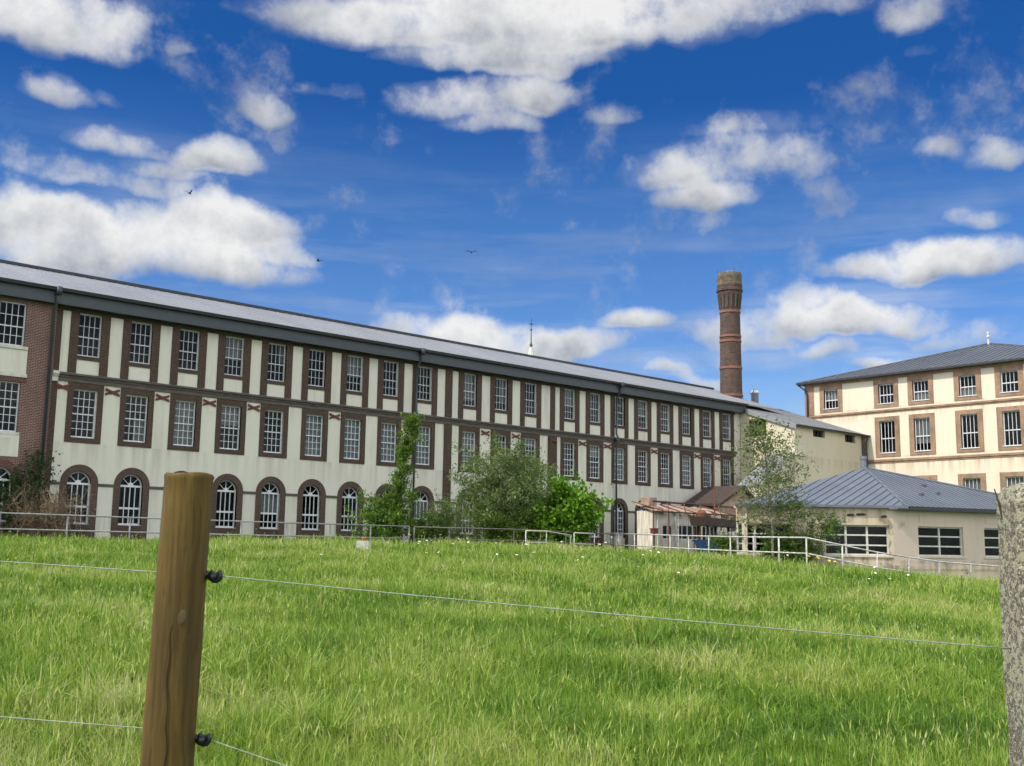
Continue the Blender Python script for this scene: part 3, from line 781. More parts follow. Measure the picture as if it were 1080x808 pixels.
TH = thing('tiled_house', 'terracotta tiled roof peak just behind the yellow wing', 'house', (98.4, 64.5, 1))
m = MB(); m.box(96.5, 100.5, 62.5, 66.5, 1, 15.4); m.build('wall', 'bcream', TH)
m = MB(); m.add([(96.2, 66.8, 15.3), (100.8, 66.8, 15.3), (100.8, 62.2, 15.3), (96.2, 62.2, 15.3), (98.5, 64.5, 16.5)], [(0, 1, 4), (1, 2, 4), (2, 3, 4), (3, 0, 4), (3, 2, 1, 0)]); m.build('roof', 'terra', TH)

# ------------------------------------------------------------------ annex with the faceted zinc roof
An = thing('annex_pavilion', 'single storey pinkish rendered annex with faceted blue zinc roof and grid windows', 'building', (49.4, 25.5, .5))
E1, E2, E3 = (43.05, 30.84), (49.37, 25.51), (61.16, 21.48)      # eaves: left end, front corner, right end
AX = (52.55, 29.45, 6.12)
ZE = 3.92
back = [(67., 30.), (61.5, 40.), (53.4, 37.9)]
poly = [E1, E2, E3]+back
def ang(p, q): return math.atan2(q[1]-p[1], q[0]-p[0])
def inset(p, q, d):                   # wall line, set in from the eaves
    a = ang(p, q); return (p[0]-math.sin(a)*d*-1*-1, p[1]+math.cos(a)*d)
def dist(p, q): return math.hypot(q[0]-p[0], q[1]-p[1])
def lineint(p, d, q, e_):
    den = d[0]*e_[1]-d[1]*e_[0]; t = ((q[0]-p[0])*e_[1]-(q[1]-p[1])*e_[0])/den; return (p[0]+d[0]*t, p[1]+d[1]*t)
offs = [.12, .34, .3, .3, .3, .3]
npo = len(poly); lines = []
for i in range(npo):
    p, q = poly[i], poly[(i+1) % npo]; a = ang(p, q); d = offs[i]
    lines.append(((p[0]-math.sin(a)*d, p[1]+math.cos(a)*d), (math.cos(a), math.sin(a))))
wp = [lineint(*lines[i-1], *lines[i]) for i in range(npo)]
def annex_window(u, w, cols, p, a, zb=1.58, h=1.42):
    m = MB((p[0]+math.cos(a)*u, p[1]+math.sin(a)*u, zb), a); fr = .07
    m.box(-w/2, -w/2+fr, .12, .2, 0, h); m.box(w/2-fr, w/2, .12, .2, 0, h)
    m.box(-w/2+fr, w/2-fr, .12, .2, 0, fr); m.box(-w/2+fr, w/2-fr, .12, .2, h-fr, h)
    for k in range(1, cols): x = -w/2+w*k/cols; m.box(x-.045, x+.045, .118, .198, fr, h-fr)
    for k in (1, 2): z = h*k/3; m.box(-w/2+fr, w/2-fr, .13, .19, z-.035, z+.035)
    g = m.build('window', 'palestone', An)
    m = MB((p[0]+math.cos(a)*u, p[1]+math.sin(a)*u, zb), a)
    m.add([(-w/2, .16, 0), (w/2, .16, 0), (w/2, .16, h), (-w/2, .16, h)], [(0, 1, 2, 3)]); m.build('pane', 'glass', g)
    m = MB((p[0]+math.cos(a)*u, p[1]+math.sin(a)*u, zb), a); m.box(-w/2-.1, w/2+.1, -.06, .12, -.09, -.003); m.build('sill', 'annex', g)
L0 = dist(wp[0], wp[1]); L1 = dist(wp[1], wp[2])
wins = {0: [(L0-1.75, 3.1, 3), (L0-6.2, 2.6, 3)], 1: [(3.0, 2.9, 2), (7.3, 2.9, 2)]}
for i in range(npo):
    p, q = wp[i], wp[(i+1) % npo]; a = ang(p, q); L = dist(p, q)
    hs = [(u-w/2, u+w/2, 1.58, 3.0) for u, w, _ in wins.get(i, [])]
    m = MB((p[0], p[1], 0), a); wall(m, 0, L, -.6, ZE-.06, hs, .25)
    m.build('wall', 'annexdirty' if i == 0 else 'annex', An)
    for u, w, c in wins.get(i, []): annex_window(u, w, c, p, a)
    if i == 1:
        m = MB((p[0], p[1], 0), a); m.box(.0, L, -.05, -.003, .95, 1.12); m.box(.0, L, -.03, -.003, -.6, .947); m.build('plinth', 'annexdirty', An)
        for u in (3.0, 7.3):
            m = MB((p[0], p[1], 0), a); m.box(u-1.35, u+1.35, -.02, -.003, 3.22, 3.62); m.build('frieze_panel', 'annex', An)
    if i == 0:
        m = MB((p[0], p[1], 0), a)
        for u, z, w in ((L-2.05, 3.47, .42), (L-1.55, 3.5, .55), (L-.42, 3.42, .3)):
            m.prism([(u-w/2, z-.04), (u-w/5, z-.07), (u+w/3, z-.05), (u+w/2, z), (u+w/4, z+.06), (u-w/3, z+.05)], -.012, -.003)
        m.build('broken_render', 'rustdark', An)
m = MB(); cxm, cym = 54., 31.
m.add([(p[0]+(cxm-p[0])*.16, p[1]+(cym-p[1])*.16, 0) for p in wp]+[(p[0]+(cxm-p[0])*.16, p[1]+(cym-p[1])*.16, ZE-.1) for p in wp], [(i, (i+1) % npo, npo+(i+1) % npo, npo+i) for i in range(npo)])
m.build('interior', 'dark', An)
m = MB(); top = [(x, y, ZE) for x, y in poly]+[AX]
m.add(top+[(x, y, ZE-.1) for x, y in poly], [(i, (i+1) % npo, npo) for i in range(npo)]+[(npo+1+(i+1) % npo, (i+1) % npo, i, npo+1+i) for i in range(npo)]+[tuple(npo+1+i for i in range(npo-1, -1, -1))])
m.build('roof', 'azinc', An)
m = MB(); T = top
roof_ribs(m, T[0], T[1], AX, None, (.995, .1), .33, .016); roof_ribs(m, T[1], T[2], AX, None, (.1, .995), .33, .016); m.build('roof_seams', 'seam', An)
m = MB(); m.tube([Vector(T[1])+Vector((0, 0, .03)), Vector(AX)+Vector((0, 0, .03))], .05, 6); m.tube([Vector(T[2])+Vector((0, 0, .03)), Vector(AX)+Vector((0, 0, .03))], .05, 6); m.build('hip_cap', 'azinc', An)
m = MB(); m.lathe([(.16, 5.9), (.14, 6.55), (.18, 6.56), (.18, 6.72), (0, 6.74)], 12, (AX[0], AX[1])); m.build('vent_pipe', 'azinc', An)
m = MB()
for t, s in ((.35, .5), (.55, .45), (.3, .3)):
    p = Vector(T[1])*(1-t-s*.5)+Vector(T[2])*(s*.5)+Vector(AX)*t; m.box(p.x-.1, p.x+.1, p.y-.08, p.y+.08, p.z, p.z+.09)
m.build('roof_vents', 'seam', An)
a = ang(E1, E2); m = MB((E1[0], E1[1], 0), a); m.box(0, dist(E1, E2)-.9, -.1, -.003, ZE-.1, ZE+.01); m.box(dist(E1, E2)-.896, dist(E1, E2)+.06, -.1, -.003, ZE-.16, ZE+.03); m.build('zinc_gutter', 'azinc', An)
a = ang(E2, E3); m = MB((E2[0], E2[1], 0), a); m.box(.1, dist(E2, E3), -.12, -.003, ZE-.18, ZE+.005); m.box(-.5, .096, -.11, .0, ZE-.19, ZE-.105); m.build('box_gutter', 'gutter', An)

# ------------------------------------------------------------------ derelict shed in front of the mill
Sh = thing('derelict_shed', 'derelict cream boarded shed with patchy pinkish roof standing against the mill', 'shed', (62.5, 49, 1.4))
SX0, SX1 = 58.9, 67.8
m = MB((0, 49, 0)); sh = [(59.9, 61.0, 2.45, 3.45), (61.5, 63.9, 2.45, 3.5), (64.4, 66.3, 2.1, 3.5)]
wall(m, SX0, SX1, 1.0, 4.3, sh, .2); m.build('wall', 'shed', Sh)
m = MB(); m.box(SX0, SX0+.2, 49.2, 50.5, 1, 4.4); m.build('side_wall', 'shed', Sh)
m = MB(); m.box(SX1-.2, SX1, 49.2, 50.5, 1, 4.4); m.build('side_wall', 'shed', Sh)
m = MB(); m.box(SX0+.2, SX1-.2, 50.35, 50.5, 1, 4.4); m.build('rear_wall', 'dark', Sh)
for i, (a, b, c, d) in enumerate(sh):
    m = MB((0, 49, 0)); m.box(a, b, .05, .12, c, c+.07); m.box(a, b, .05, .12, d-.07, d); m.box(a, a+.07, .05, .12, c+.07, d-.07); m.box(b-.07, b, .05, .12, c+.07, d-.07)
    n = 1+int((b-a)/.6)
    for k in range(1, n): x = a+(b-a)*k/n; m.box(x-.03, x+.03, .05, .12, c+.07, d-.07)
    g = m.build('window', 'white', Sh); m = MB((0, 49, 0)); m.add([(a, .1, c), (b, .1, c), (b, .1, d), (a, .1, d)], [(0, 1, 2, 3)]); m.build('pane', 'glass', g)
m = MB()
for x in (59.3, 61.25, 64.15, 66.6):
    m = MB(); m.box(x-.08, x+.08, 48.9, 48.997, 1.1, 4.3); m.build('batten', 'palestone', Sh)
m = MB(); n = 26
for k in range(n):
    x0 = SX0-.2+(SX1-SX0+.4)*k/n; x1 = SX0-.2+(SX1-SX0+.4)*(k+1)/n
    z = .05*math.sin(k*2.1)+random.uniform(-.05, .05); yb = 48.5+random.choice((0, 0, .3, .7))
    zc = 4.35-.012*(x0-SX0)
    m.add([(x0, yb, zc+z), (x1, yb, zc+z), (x1, 50.7, zc+.62+z), (x0, 50.7, zc+.62+z), (x0, yb, zc+z-.06), (x1, yb, zc+z-.06), (x1, 50.7, zc+.56+z), (x0, 50.7, zc+.56+z)],
          [(0, 1, 2, 3), (4, 7, 6, 5), (0, 4, 5, 1), (1, 5, 6, 2), (2, 6, 7, 3), (3, 7, 4, 0)])
m.build('roof', 'asb', Sh)
m = MB(); m.box(SX0-.3, SX0+.5, 49.1, 49.9, 4.75, 5.3); m.build('tank', 'asb', Sh)

Fr = thing('rusty_canopy_frame', 'open rusty steel canopy frame with thin posts in front of the derelict shed', 'canopy frame', (60, 46.8, 1.4))
zf = lambda x: 4.35-.013*(x-55)
m = MB(); yb = 46.6
m.box(55.9, 66.8, yb-.05, yb+.05, zf(60)-.12, zf(60)-.02); m.build('front_beam', 'rustdark', Fr)
m = MB(); m.tube([(58.0, 48.3, 5.0), (67.4, 48.3, 4.9)], .07, 5); m.build('upper_beam', 'rustdark', Fr)
xs = [56.0, 57.6, 59.4, 61.2, 63.4, 65.4, 66.7]
for x in xs:
    m = MB(); m.tube([(x, yb, 4.2), (min(x+2.0, 67.2), 48.3, 4.92)], .045, 5); m.build('rafter', 'rust', Fr)
for x in xs[::2]:
    m = MB(); m.tube([(x+1.6, yb, 4.2), (x-.2, 48.3, 4.9)], .035, 5); m.build('brace', 'rust', Fr)
for x in (56.0, 57.6, 58.6, 60.3, 61.0, 63.4, 66.7):
    m = MB(); m.tube([(x, yb, 1.1), (x, yb, 4.25)], .05, 6); m.build('post', 'rust' if x != 58.6 else 'railwhite', Fr)

Po = thing('rusty_pole', 'tall thin rusty pole rising from the steel trough beside the shed', 'pole', (61.9, 46.0, 1.4))
m = MB(); m.tube([(61.85, 46, 3.7), (61.85, 46, 8.4)], [.06, .035], 6); m.build('shaft', 'rust', Po)
m = MB(); m.tube([(61.85, 46, 1.2), (61.85, 46, 3.7)], .09, 6); m.build('base', 'rustdark', Po)

Tr = thing('steel_trough', 'dark rusty steel trough held up above a blue skip beside the shed', 'trough', (61.5, 45.4, 1.3))
m = MB(); m.prism([(59.0, 3.95), (59.2, 3.35), (63.7, 3.3), (63.9, 3.75)], 44.9, 46.0, 'y'); m.build('body', 'rustdark', Tr)
for x in (59.8, 63.2):
    for y in (45.05, 45.85):
        m = MB(); m.box(x-.07, x+.07, y-.07, y+.07, 1.0, 3.34); m.build('leg', 'rustdark', Tr)
m = MB(); m.lathe([(.0, 0), (.3, 0), (.34, .3), (.2, .5), (0, .52)], 12, (59.6, 45.4)); 
for i in range(len(m.v)): m.v[i] = (m.v[i][0], m.v[i][1], m.v[i][2]+3.9)
m.build('motor', 'rust', Tr)
Bl = thing('blue_skip', 'faded blue metal skip with tapered sides under the rusty trough', 'skip', (60.8, 43.6, 1.3))
m = MB()
m.add([(58.3, 43.0, 1.1), (62.9, 43.0, 1.1), (62.9, 44.5, 1.1), (58.3, 44.5, 1.1), (57.8, 42.8, 2.35), (63.4, 42.8, 2.35), (63.4, 44.7, 2.35), (57.8, 44.7, 2.35)], [(3, 2, 1, 0), (0, 1, 5, 4), (1, 2, 6, 5), (2, 3, 7, 6), (3, 0, 4, 7)])
m.build('body', 'blue', Bl)
m = MB(); m.box(57.75, 63.45, 42.72, 42.82, 2.28, 2.4); m.box(57.75, 63.45, 44.7, 44.8, 2.28, 2.4); m.build('rim', 'blue', Bl)
for x in (59, 60.4, 61.8): m = MB(); m.box(x-.06, x+.06, 42.78, 42.9, 1.15, 2.27); m.build('rib', 'blue', Bl)
Bd = thing('board_stack', 'pale upright boards leaning behind the blue skip', 'boards', (62.5, 45, 1.3))
for k in range(5):
    x = 61.0+k*.42; m = MB(); m.box(x, x+.36, 44.95-.02*k, 45.03-.02*k, 1.2, 3.05+.08*math.sin(k*2)); m.build('board', 'shed' if k % 2 else 'palestone', Bd)
Rb = thing('red_box', 'small dark red metal box on a post at the left end of the canopy', 'box', (55.6, 46.2, 1.4))
m = MB(); m.box(55.38, 55.82, 46.05, 46.35, 2.75, 3.05); m.box(55.34, 55.86, 46.0, 46.4, 3.05, 3.1); m.build('case', 'red', Rb)
m = MB(); m.tube([(55.6, 46.2, 1.1), (55.6, 46.2, 2.75)], .05, 6); m.build('post', 'rustdark', Rb)
# small gabled lean-to right of the shed
Gs = thing('gabled_outhouse', 'small dark fronted outhouse with white bargeboard between shed and leafy tree', 'outhouse', (70, 50, 1.4))
m = MB((0, 50, 0)); m.box(67.9, 72.0, 0, 2.6, 1, 4.4); m.build('wall', 'cornice', Gs)
m = MB(); m.prism([(67.4, 5.25), (70.6, 6.75), (73.2, 5.0), (73.2, 4.85), (70.6, 6.55), (67.4, 5.05)], 49.6, 53.2, 'y'); m.build('roof', 'rustdark', Gs)
m = MB(); m.prism([(67.9, 4.4), (72.0, 4.4), (72.0, 5.6), (70.6, 6.5), (67.9, 5.25)], 50.0, 50.2, 'y'); m.build('gable', 'asb', Gs)
m = MB(); m.tube([(67.2, 48.2, 5.0), (68.2, 46.6, 3.9)], .11, 4); m.build('bargeboard', 'white', Gs)

# ------------------------------------------------------------------ railings
def railing(name, label, pts, hb, mat, spacing, rr=.03, low=.55):
    T_ = thing(name, label, 'railing', (pts[0][0], pts[0][1], pts[0][2]-1.05))
    for dz in (0, -low):
        m = MB(); V = []
        for i, (x, y, z) in enumerate(pts): V.append((x, y, z+dz))
        m.tube(V, rr, 6); m.build('rail', mat, T_, True)
    for i in range(len(pts)-1):
        p, q = Vector(pts[i]), Vector(pts[i+1]); n = max(1, round((q-p).length/spacing))
        for k in range(n+(i == len(pts)-2)):
            c = p+(q-p)*k/n; m = MB(); m.tube([(c.x, c.y, gz(c.x, c.y)-.25), (c.x, c.y, c.z-.02)], rr*1.05, 6); m.build('post', mat, T_, True)
    return T_
railing('pipe_railing', 'long grey pipe railing along the field edge before the mill', [(2, 39.6, 2.66), (12.97, 40.17, 2.63), (22.57, 40.6, 2.60), (31, 40.3, 2.6)], 0, 'rail', 2.3)
railing('pipe_railing', 'rusty brown pipe railing half hidden behind the shrubs', [(31.3, 40.3, 2.58), (37.3, 40.0, 2.60), (45.2, 40.45, 2.52)], 0, 'raildark', 2.1)
railing('bent_railing', 'short bent white railing section between the willow and the maple bush', [(36.8, 38.6, 2.52), (38.0, 38.4, 2.52), (39.6, 38.3, 2.36)], 0, 'railwhite', 1.4)
railing('bent_railing', 'short white railing end beside the bright green bush', [(40.8, 39.2, 2.5), (42.1, 39.0, 2.48)], 0, 'railwhite', 1.2)
railing('white_railing', 'white painted pipe railing in front of shed and annex, dipping down to the right', [(45.44, 40.3, 2.55), (43.6, 35.2, 2.43), (41.0, 29.65, 2.32), (38.3, 24.05, 2.25), (41.7, 22.9, 1.715), (45.4, 22.1, 1.36), (49.91, 21.43, 1.17), (53.2, 19.7, 1.1)], 0, 'railwhite', 2.1, .033, .62)
Cp = thing('concrete_stub', 'squat pale concrete post where the white railing begins', 'post', (45.55, 40.6, 1.3))
m = MB(); m.prism([(45.35, 40.4), (45.8, 40.4), (45.8, 40.85), (45.35, 40.85)], 1.0, 2.5, 'z'); m.build('shaft', 'whiteconc', Cp)
m = MB(); m.box(45.28, 45.87, 40.33, 40.92, 2.5, 2.6); m.build('cap', 'whiteconc', Cp)
x, y = 23.55, 33.3; z = gz(x, y)-.22
Bk = thing('concrete_trough', 'small whitish concrete trough lying in the grass near the sapling', 'trough', (x, y, z))
m = MB((x, y, 0), R(47))
m.prism([(-.38, z+.62), (-.32, z+.0), (.32, z+.0), (.38, z+.62)], -.22, .22); m.build('body', 'whiteconc', Bk)
Pt = thing('clay_pot', 'small orange clay pot standing on the whitish trough', 'pot', (x, y, z+.62))
m = MB((x, y, 0)); m.lathe([(.0, z+.62), (.06, z+.62), (.08, z+.71), (.095, z+.71), (.095, z+.75), (.075, z+.75), (.07, z+.68), (0, z+.68)], 14); m.build('body', 'orange', Pt, True)

# ------------------------------------------------------------------ field fence: posts, insulators, wires
def cw(x, y, z): X_, Y_ = c2w(x, y); return (X_, Y_, z)
px, py = c2w(-.634, 2.155)
Wp = thing('wooden_post', 'round treated pine fence post with a knot, standing left in the foreground', 'fence post', (px, py, gz(px, py)))
m = MB((px, py, 0)); n = 56; V = []; prof = []
zz = np.linspace(-.5, 1.775, 60)
for i, zv in enumerate(zz):
    for k in range(n):
        t = 2*math.pi*k/n
        rr = .0462+.005*(1.775-zv)+.0009*math.sin(3*t+zv*4)+.0006*math.sin(7*t-zv*9)+.0005*math.sin(t+23*zv)
        V.append((rr*math.cos(t), rr*math.sin(t), float(zv)))
for k in range(n):
    t = 2*math.pi*k/n; V.append((.0478*math.cos(t)+.0005*math.sin(9*t), .0476*math.sin(t), 1.781+.0014*math.sin(5*t)))
for k in range(n):
    t = 2*math.pi*k/n; V.append((.0445*math.cos(t), .0445*math.sin(t), 1.787+.0013*math.sin(3*t)))
nl = len(zz)+2
F = [(i*n+k, i*n+(k+1) % n, (i+1)*n+(k+1) % n, (i+1)*n+k) for i in range(nl-1) for k in range(n)]+[tuple((nl-1)*n+k for k in range(n))]
V = [(a-.018*(1.75-c)*SB, b+.018*(1.75-c)*CB, c) for a, b, c in V]
m.add(V, F); m.build('shaft', 'wood', Wp, True)
# knot and drying crack, on the side the viewer sees
vd = math.atan2(-py, -px)            # direction towards the eye
def on_post(da, z, rr=.0): r_ = .0468+.005*(1.775-z)+rr; return (r_*math.cos(vd+da)-.018*(1.75-z)*SB, r_*math.sin(vd+da)+.018*(1.75-z)*CB, z)
m = MB((px, py, 0)); kz = 1.513; V = [on_post(.12, kz, .003)]
for k in range(18): t = 2*math.pi*k/18; V.append(on_post(.12+.17*math.cos(t), kz+.0135*math.sin(t)+.004*math.cos(t), .0012))
m.add(V, [(0, 1+k, 1+(k+1) % 18) for k in range(18)]); m.build('knot', 'knot', Wp, True)
m = MB((px, py, 0)); pts_ = []
for k in range(30):
    z_ = 1.50-.5*k/29; pts_.append(on_post(-.22-.06*math.sin(k*.35)-.04*math.sin(k*1.3)+.12*(k/29.), z_, .0001))
m.tube(pts_, [.0006+.0007*math.sin(math.pi*min(1, k/24.)) for k in range(30)], 5); m.build('crack', 'crack', Wp)

qx, qy = c2w(.945, 1.96)
fa = math.atan2(qy-py, qx-px)
Cn = thing('concrete_post', 'square weathered concrete fence post covered in pale lichen at the right edge', 'fence post', (qx, qy, gz(qx, qy)))
m = MB((qx, qy, 0), fa+R(4)); s = .058; c_ = .014
ring = [(-s+c_, -s), (s-c_, -s), (s, -s+c_), (s, s-c_), (s-c_, s), (-s+c_, s), (-s, s-c_), (-s, -s+c_)]
V = []; zl = list(np.linspace(-.5, 1.745, 40))
for i, z_ in enumerate(zl):
    for k, (a, b) in enumerate(ring):
        j = 1+.018*math.sin(k*2.3+z_*17)+.012*math.sin(k*5.1+z_*41); V.append((a*j, b*j, float(z_)))
for f_, z_ in ((.93, 1.762), (.8, 1.774), (.5, 1.779)): V += [(a*f_, b*f_, z_+.002*math.sin(k*2)) for k, (a, b) in enumerate(ring)]
nl = len(zl)+3; n = 8
m.add(V, [(i*n+k, i*n+(k+1) % n, (i+1)*n+(k+1) % n, (i+1)*n+k) for i in range(nl-1) for k in range(n)]+[tuple((nl-1)*n+k for k in range(n))])
m.build('shaft', 'conc', Cn)
m = MB((qx, qy, 0), fa+R(4)); m.tube([(-s+.001, s*.3, 1.715), (-s-.004, s*.3, 1.742), (-s-.011, s*.3, 1.77)], [.0022, .002, .001], 6); m.build('bent_nail', 'rustdark', Cn)

def insulator(cx_, cy_, z, label):
    T_ = thing('wire_insulator', label, 'insulator', (cx_, cy_, z))
    m = MB((cx_, cy_, z), fa)
    # open ring: C shape with a slot on top, on a short threaded stem
    pts = [(.0098*math.cos(t), 0, .0098*math.sin(t)) for t in np.linspace(R(125), R(415), 22)]
    m.tube(pts, .005, 10); m.build('ring', 'plastic', T_, True)
    m = MB((cx_, cy_, z), fa); m.tube([(-.012, 0, 0), (-.03, 0, 0)], .0045, 8); m.tube([(-.02, 0, 0), (-.016, 0, 0)], .009, 10); m.build('stem', 'plastic', T_, True)
    m = MB((cx_, cy_, z), fa); m.tube([(-.004, -.012, -.002), (-.004, .012, -.002)], .008, 10); m.build('hub', 'plastic', T_, True)
perp = (-math.sin(fa), math.cos(fa))
def ins_pos(dx): return (px+math.cos(fa)*dx+perp[0]*.012, py+math.sin(fa)*dx+perp[1]*.012)
u1 = ins_pos(.0605); insulator(u1[0], u1[1], 1.590, 'black ring insulator screwed into the pine post, upper of two')
u2 = ins_pos(.0555); insulator(u2[0], u2[1], 1.283, 'black ring insulator screwed into the pine post, lower of two')
def wire(name, label, pts, sag=.0):
    T_ = MB(pts[0]); V = []
    for i in range(len(pts)-1):
        p, q = Vector(pts[i]), Vector(pts[i+1])
        for k in range(24):
            t = k/24; c = p+(q-p)*t; V.append(c-Vector((0, 0, sag*4*t*(1-t))))
    V.append(Vector(pts[-1])); V = [tuple(v-Vector(pts[0])) for v in V]
    T_.tube(V, .00105, 6); return tag(T_.build(name, 'wire', None, True), label, 'wire')
def fence_at(tx, z, back=.0):         # point on the fence line, metres along from the pine post
    return (px+math.cos(fa)*tx+perp[0]*(.012+back), py+math.sin(fa)*tx+perp[1]*(.012+back), z)
LEN = math.hypot(qx-px, qy-py)
wire('fence_wire', 'upper pale fence wire running from the pine post to the concrete post', [fence_at(-3.0, 1.745, .075), fence_at(-.06, 1.592, .06), fence_at(.066, 1.590), fence_at(LEN-.05, 1.488, -.01)], .004)
wire('fence_wire', 'lower pale fence wire near the bottom edge of the view', [fence_at(-3.0, 1.417, .075), fence_at(-.06, 1.287, .06), fence_at(.066, 1.282), fence_at(LEN-.05, .89, -.01)], .004)

# ------------------------------------------------------------------ vegetation
def leaf_mesh(name, C, size, tone, mat, parent, asp=.5, droop=.3, up=.4):
    k_ = 2; C = np.repeat(C, k_, 0)+rng.normal(size=(len(C)*k_, 3))*size*.35; tone = np.repeat(tone, k_)+rng.normal(0, .07, len(tone)*k_); size = size*.72
    """one folded leaf (two tris each side) per point of C"""
    N = len(C); d = rng.normal(size=(N, 3)); d[:, 2] -= droop; d /= np.linalg.norm(d, axis=1)[:, None]
    nrm = rng.normal(size=(N, 3)); nrm[:, 2] += up*2; sd = np.cross(d, nrm); sd /= np.linalg.norm(sd, axis=1)[:, None]+1e-9
    L_ = size*rng.uniform(.6, 1.3, N)[:, None]; Wd = L_*asp
    a = C-d*L_*.5; b = C+sd*Wd*.5; c = C+d*L_*.5; e_ = C-sd*Wd*.5
    lift = np.cross(sd, d)*L_*.12
    V = np.stack([a, b+lift, c, e_+lift], 1).reshape(-1, 3)
    i = np.arange(N)*4
    F = np.stack([np.stack([i, i+1, i+2], 1), np.stack([i, i+2, i+3], 1)], 1).reshape(-1, 3)
    return np_mesh(name, V, F, np.repeat(tone, 4), mat, parent)
def np_mesh(name, V, F, tone, mat, parent=None, k=3):
    L = np.array(WL.get(parent.as_pointer(), (0, 0, 0)) if parent else (0, 0, 0))
    me = bpy.data.meshes.new(name); V = V-L
    me.vertices.add(len(V)); me.vertices.foreach_set('co', V.astype(np.float32).ravel())
    nf = len(F); me.loops.add(nf*k); me.loops.foreach_set('vertex_index', F.astype(np.int32).ravel())
    me.polygons.add(nf); me.polygons.foreach_set('loop_start', np.arange(0, nf*k, k, dtype=np.int32))
    me.update(calc_edges=True)
    at = me.color_attributes.new('tone', 'FLOAT_COLOR', 'POINT')
    t = np.clip(tone, 0, 1); at.data.foreach_set('color', np.stack([t, t, t, np.ones_like(t)], 1).astype(np.float32).ravel())
    me.materials.append(M[mat]); o = bpy.data.objects.new(name, me); COL.objects.link(o)
    if parent: o.parent = parent; WL[o.as_pointer()] = tuple(L)
    return o
def twig_chain(p, d, L, n, wob):
    P = [np.array(p, float)]; d = np.array(d, float)
    for k in range(n):
        d = d+rng.normal(size=3)*wob; d /= np.linalg.norm(d); P.append(P[-1]+d*L/n)
    return P
def tree(name, label, base, h, rad, nl, lsize, leaf, bark='bark', stems=1, nb=26, shape='oval', r0=.09, low=.15, cat='tree', asp=.5, spread=.42, tone_sd=.2, sub=4, lean=0., group=None):
    x, y = base; z = gz(x, y)
    T_ = thing(name, label, cat, (x, y, z), group)
    mb = MB(); tips = []; ntr = 0
    trunks = []
    for s_ in range(stems):
        a = rng.uniform(0, 2*math.pi); k = 0 if stems == 1 else rng.uniform(.1, .45)
        hh = h*(1 if stems == 1 else rng.uniform(.6, .92))
        P = twig_chain((x+math.cos(a)*k*.4, y+math.sin(a)*k*.4, z-.1), (math.cos(a)*k+lean*SB, math.sin(a)*k-lean*CB, 1), hh*.93, 9, .05)
        mb.tube([tuple(p) for p in P], [r0*(1-.88*i/9)/(1 if stems == 1 else 1.6) for i in range(10)], 6); trunks.append(P)
    mt = mb.build('trunk', bark, T_, True)
    mb = MB()
    for b in range(nb):
        P = trunks[b % stems]; t = low+(1-low)*(b+rng.uniform(0, 1))/nb; t = min(t, .985)
        i = min(int(t*9), 8); f = t*9-i; p = P[i]*(1-f)+P[i+1]*f
        if shape == 'column': rr = rad*(1.0-.62*t)*rng.uniform(.35, 1.35)
        elif shape == 'cone': rr = rad*(1.05-t*.9)
        else: rr = rad*math.sqrt(max(.06, 1-((t-.48)/.56)**2))
        rr *= rng.uniform(.65, 1.2); a = b*2.4+rng.uniform(-.5, .5)
        Q = twig_chain(p, (math.cos(a), math.sin(a), rng.uniform(.1, .9)), rr, 5, .16)
        mb.tube([tuple(q) for q in Q], [r0*.3*(1-t*.5)*(1-.8*j/5) for j in range(6)], 4)
        for q in Q[1:]: tips.append(q)
        for _ in range(sub):
            q0 = Q[rng.integers(1, 6)]; S = twig_chain(q0, rng.normal(size=3)+np.array([0, 0, .3]), rr*.42, 3, .25)
            mb.tube([tuple(q) for q in S], [r0*.09, r0*.07, r0*.05, r0*.02], 3)
            for q in S[1:]: tips.append(q)
    mb.build('branches', bark, T_)
    tips = np.array(tips); tw = rng.uniform(.2, 1.6, len(tips))**1.5
    idx = rng.choice(len(tips), nl, p=tw/tw.sum())
    C = tips[idx]+rng.normal(size=(nl, 3))*rad*spread*.32*rng.uniform(.3, 1, nl)[:, None]
    C[:, 2] = np.maximum(C[:, 2], z+.1)
    ct = rng.normal(0, tone_sd*.7, len(tips)); tone = .45+ct[idx]+rng.normal(0, tone_sd, nl)
    leaf_mesh('foliage', C, lsize, tone, leaf, T_, asp)
    return T_
tree('young_ash_tree', 'tall slender light green sapling growing against the mill downpipe', (31.9, 42.3), 6.7, 1.0, 4000, .21, 'leaf_ash', stems=1, nb=40, shape='column', r0=.06, low=.04, asp=.36, spread=.5)
tree('leafy_bush', 'low light green bush at the left foot of the slender sapling', (30.6, 42.6), 2.6, 1.25, 3400, .2, 'leaf_ash', stems=4, nb=30, r0=.05, low=.05, cat='bush', asp=.5)
tree('leafy_bush', 'low leggy weed clump between the slender sapling and the willow', (35.2, 42.6), 2.6, 1.35, 2300, .19, 'leaf_willow', stems=6, nb=26, r0=.03, low=.05, cat='bush', asp=.3)
tree('leafy_bush', 'small dark weed bush behind the railing beside the sapling', (33.6, 42.2), 1.7, .9, 1800, .17, 'leaf_bush', stems=4, nb=20, r0=.03, low=.02, cat='bush')
tree('willow_shrub', 'broad greyish green willow shrub hiding the middle arched windows', (40.7, 43.9), 6.4, 2.95, 15500, .25, 'leaf_willow', stems=9, nb=90, r0=.08, low=.06, asp=.34, cat='shrub', spread=.26)
tree('leafy_bush', 'dark bush filling the foot of the willow shrub', (39.4, 42.7), 2.1, 1.9, 4200, .2, 'leaf_bush', stems=5, nb=34, r0=.04, low=.02, cat='bush')
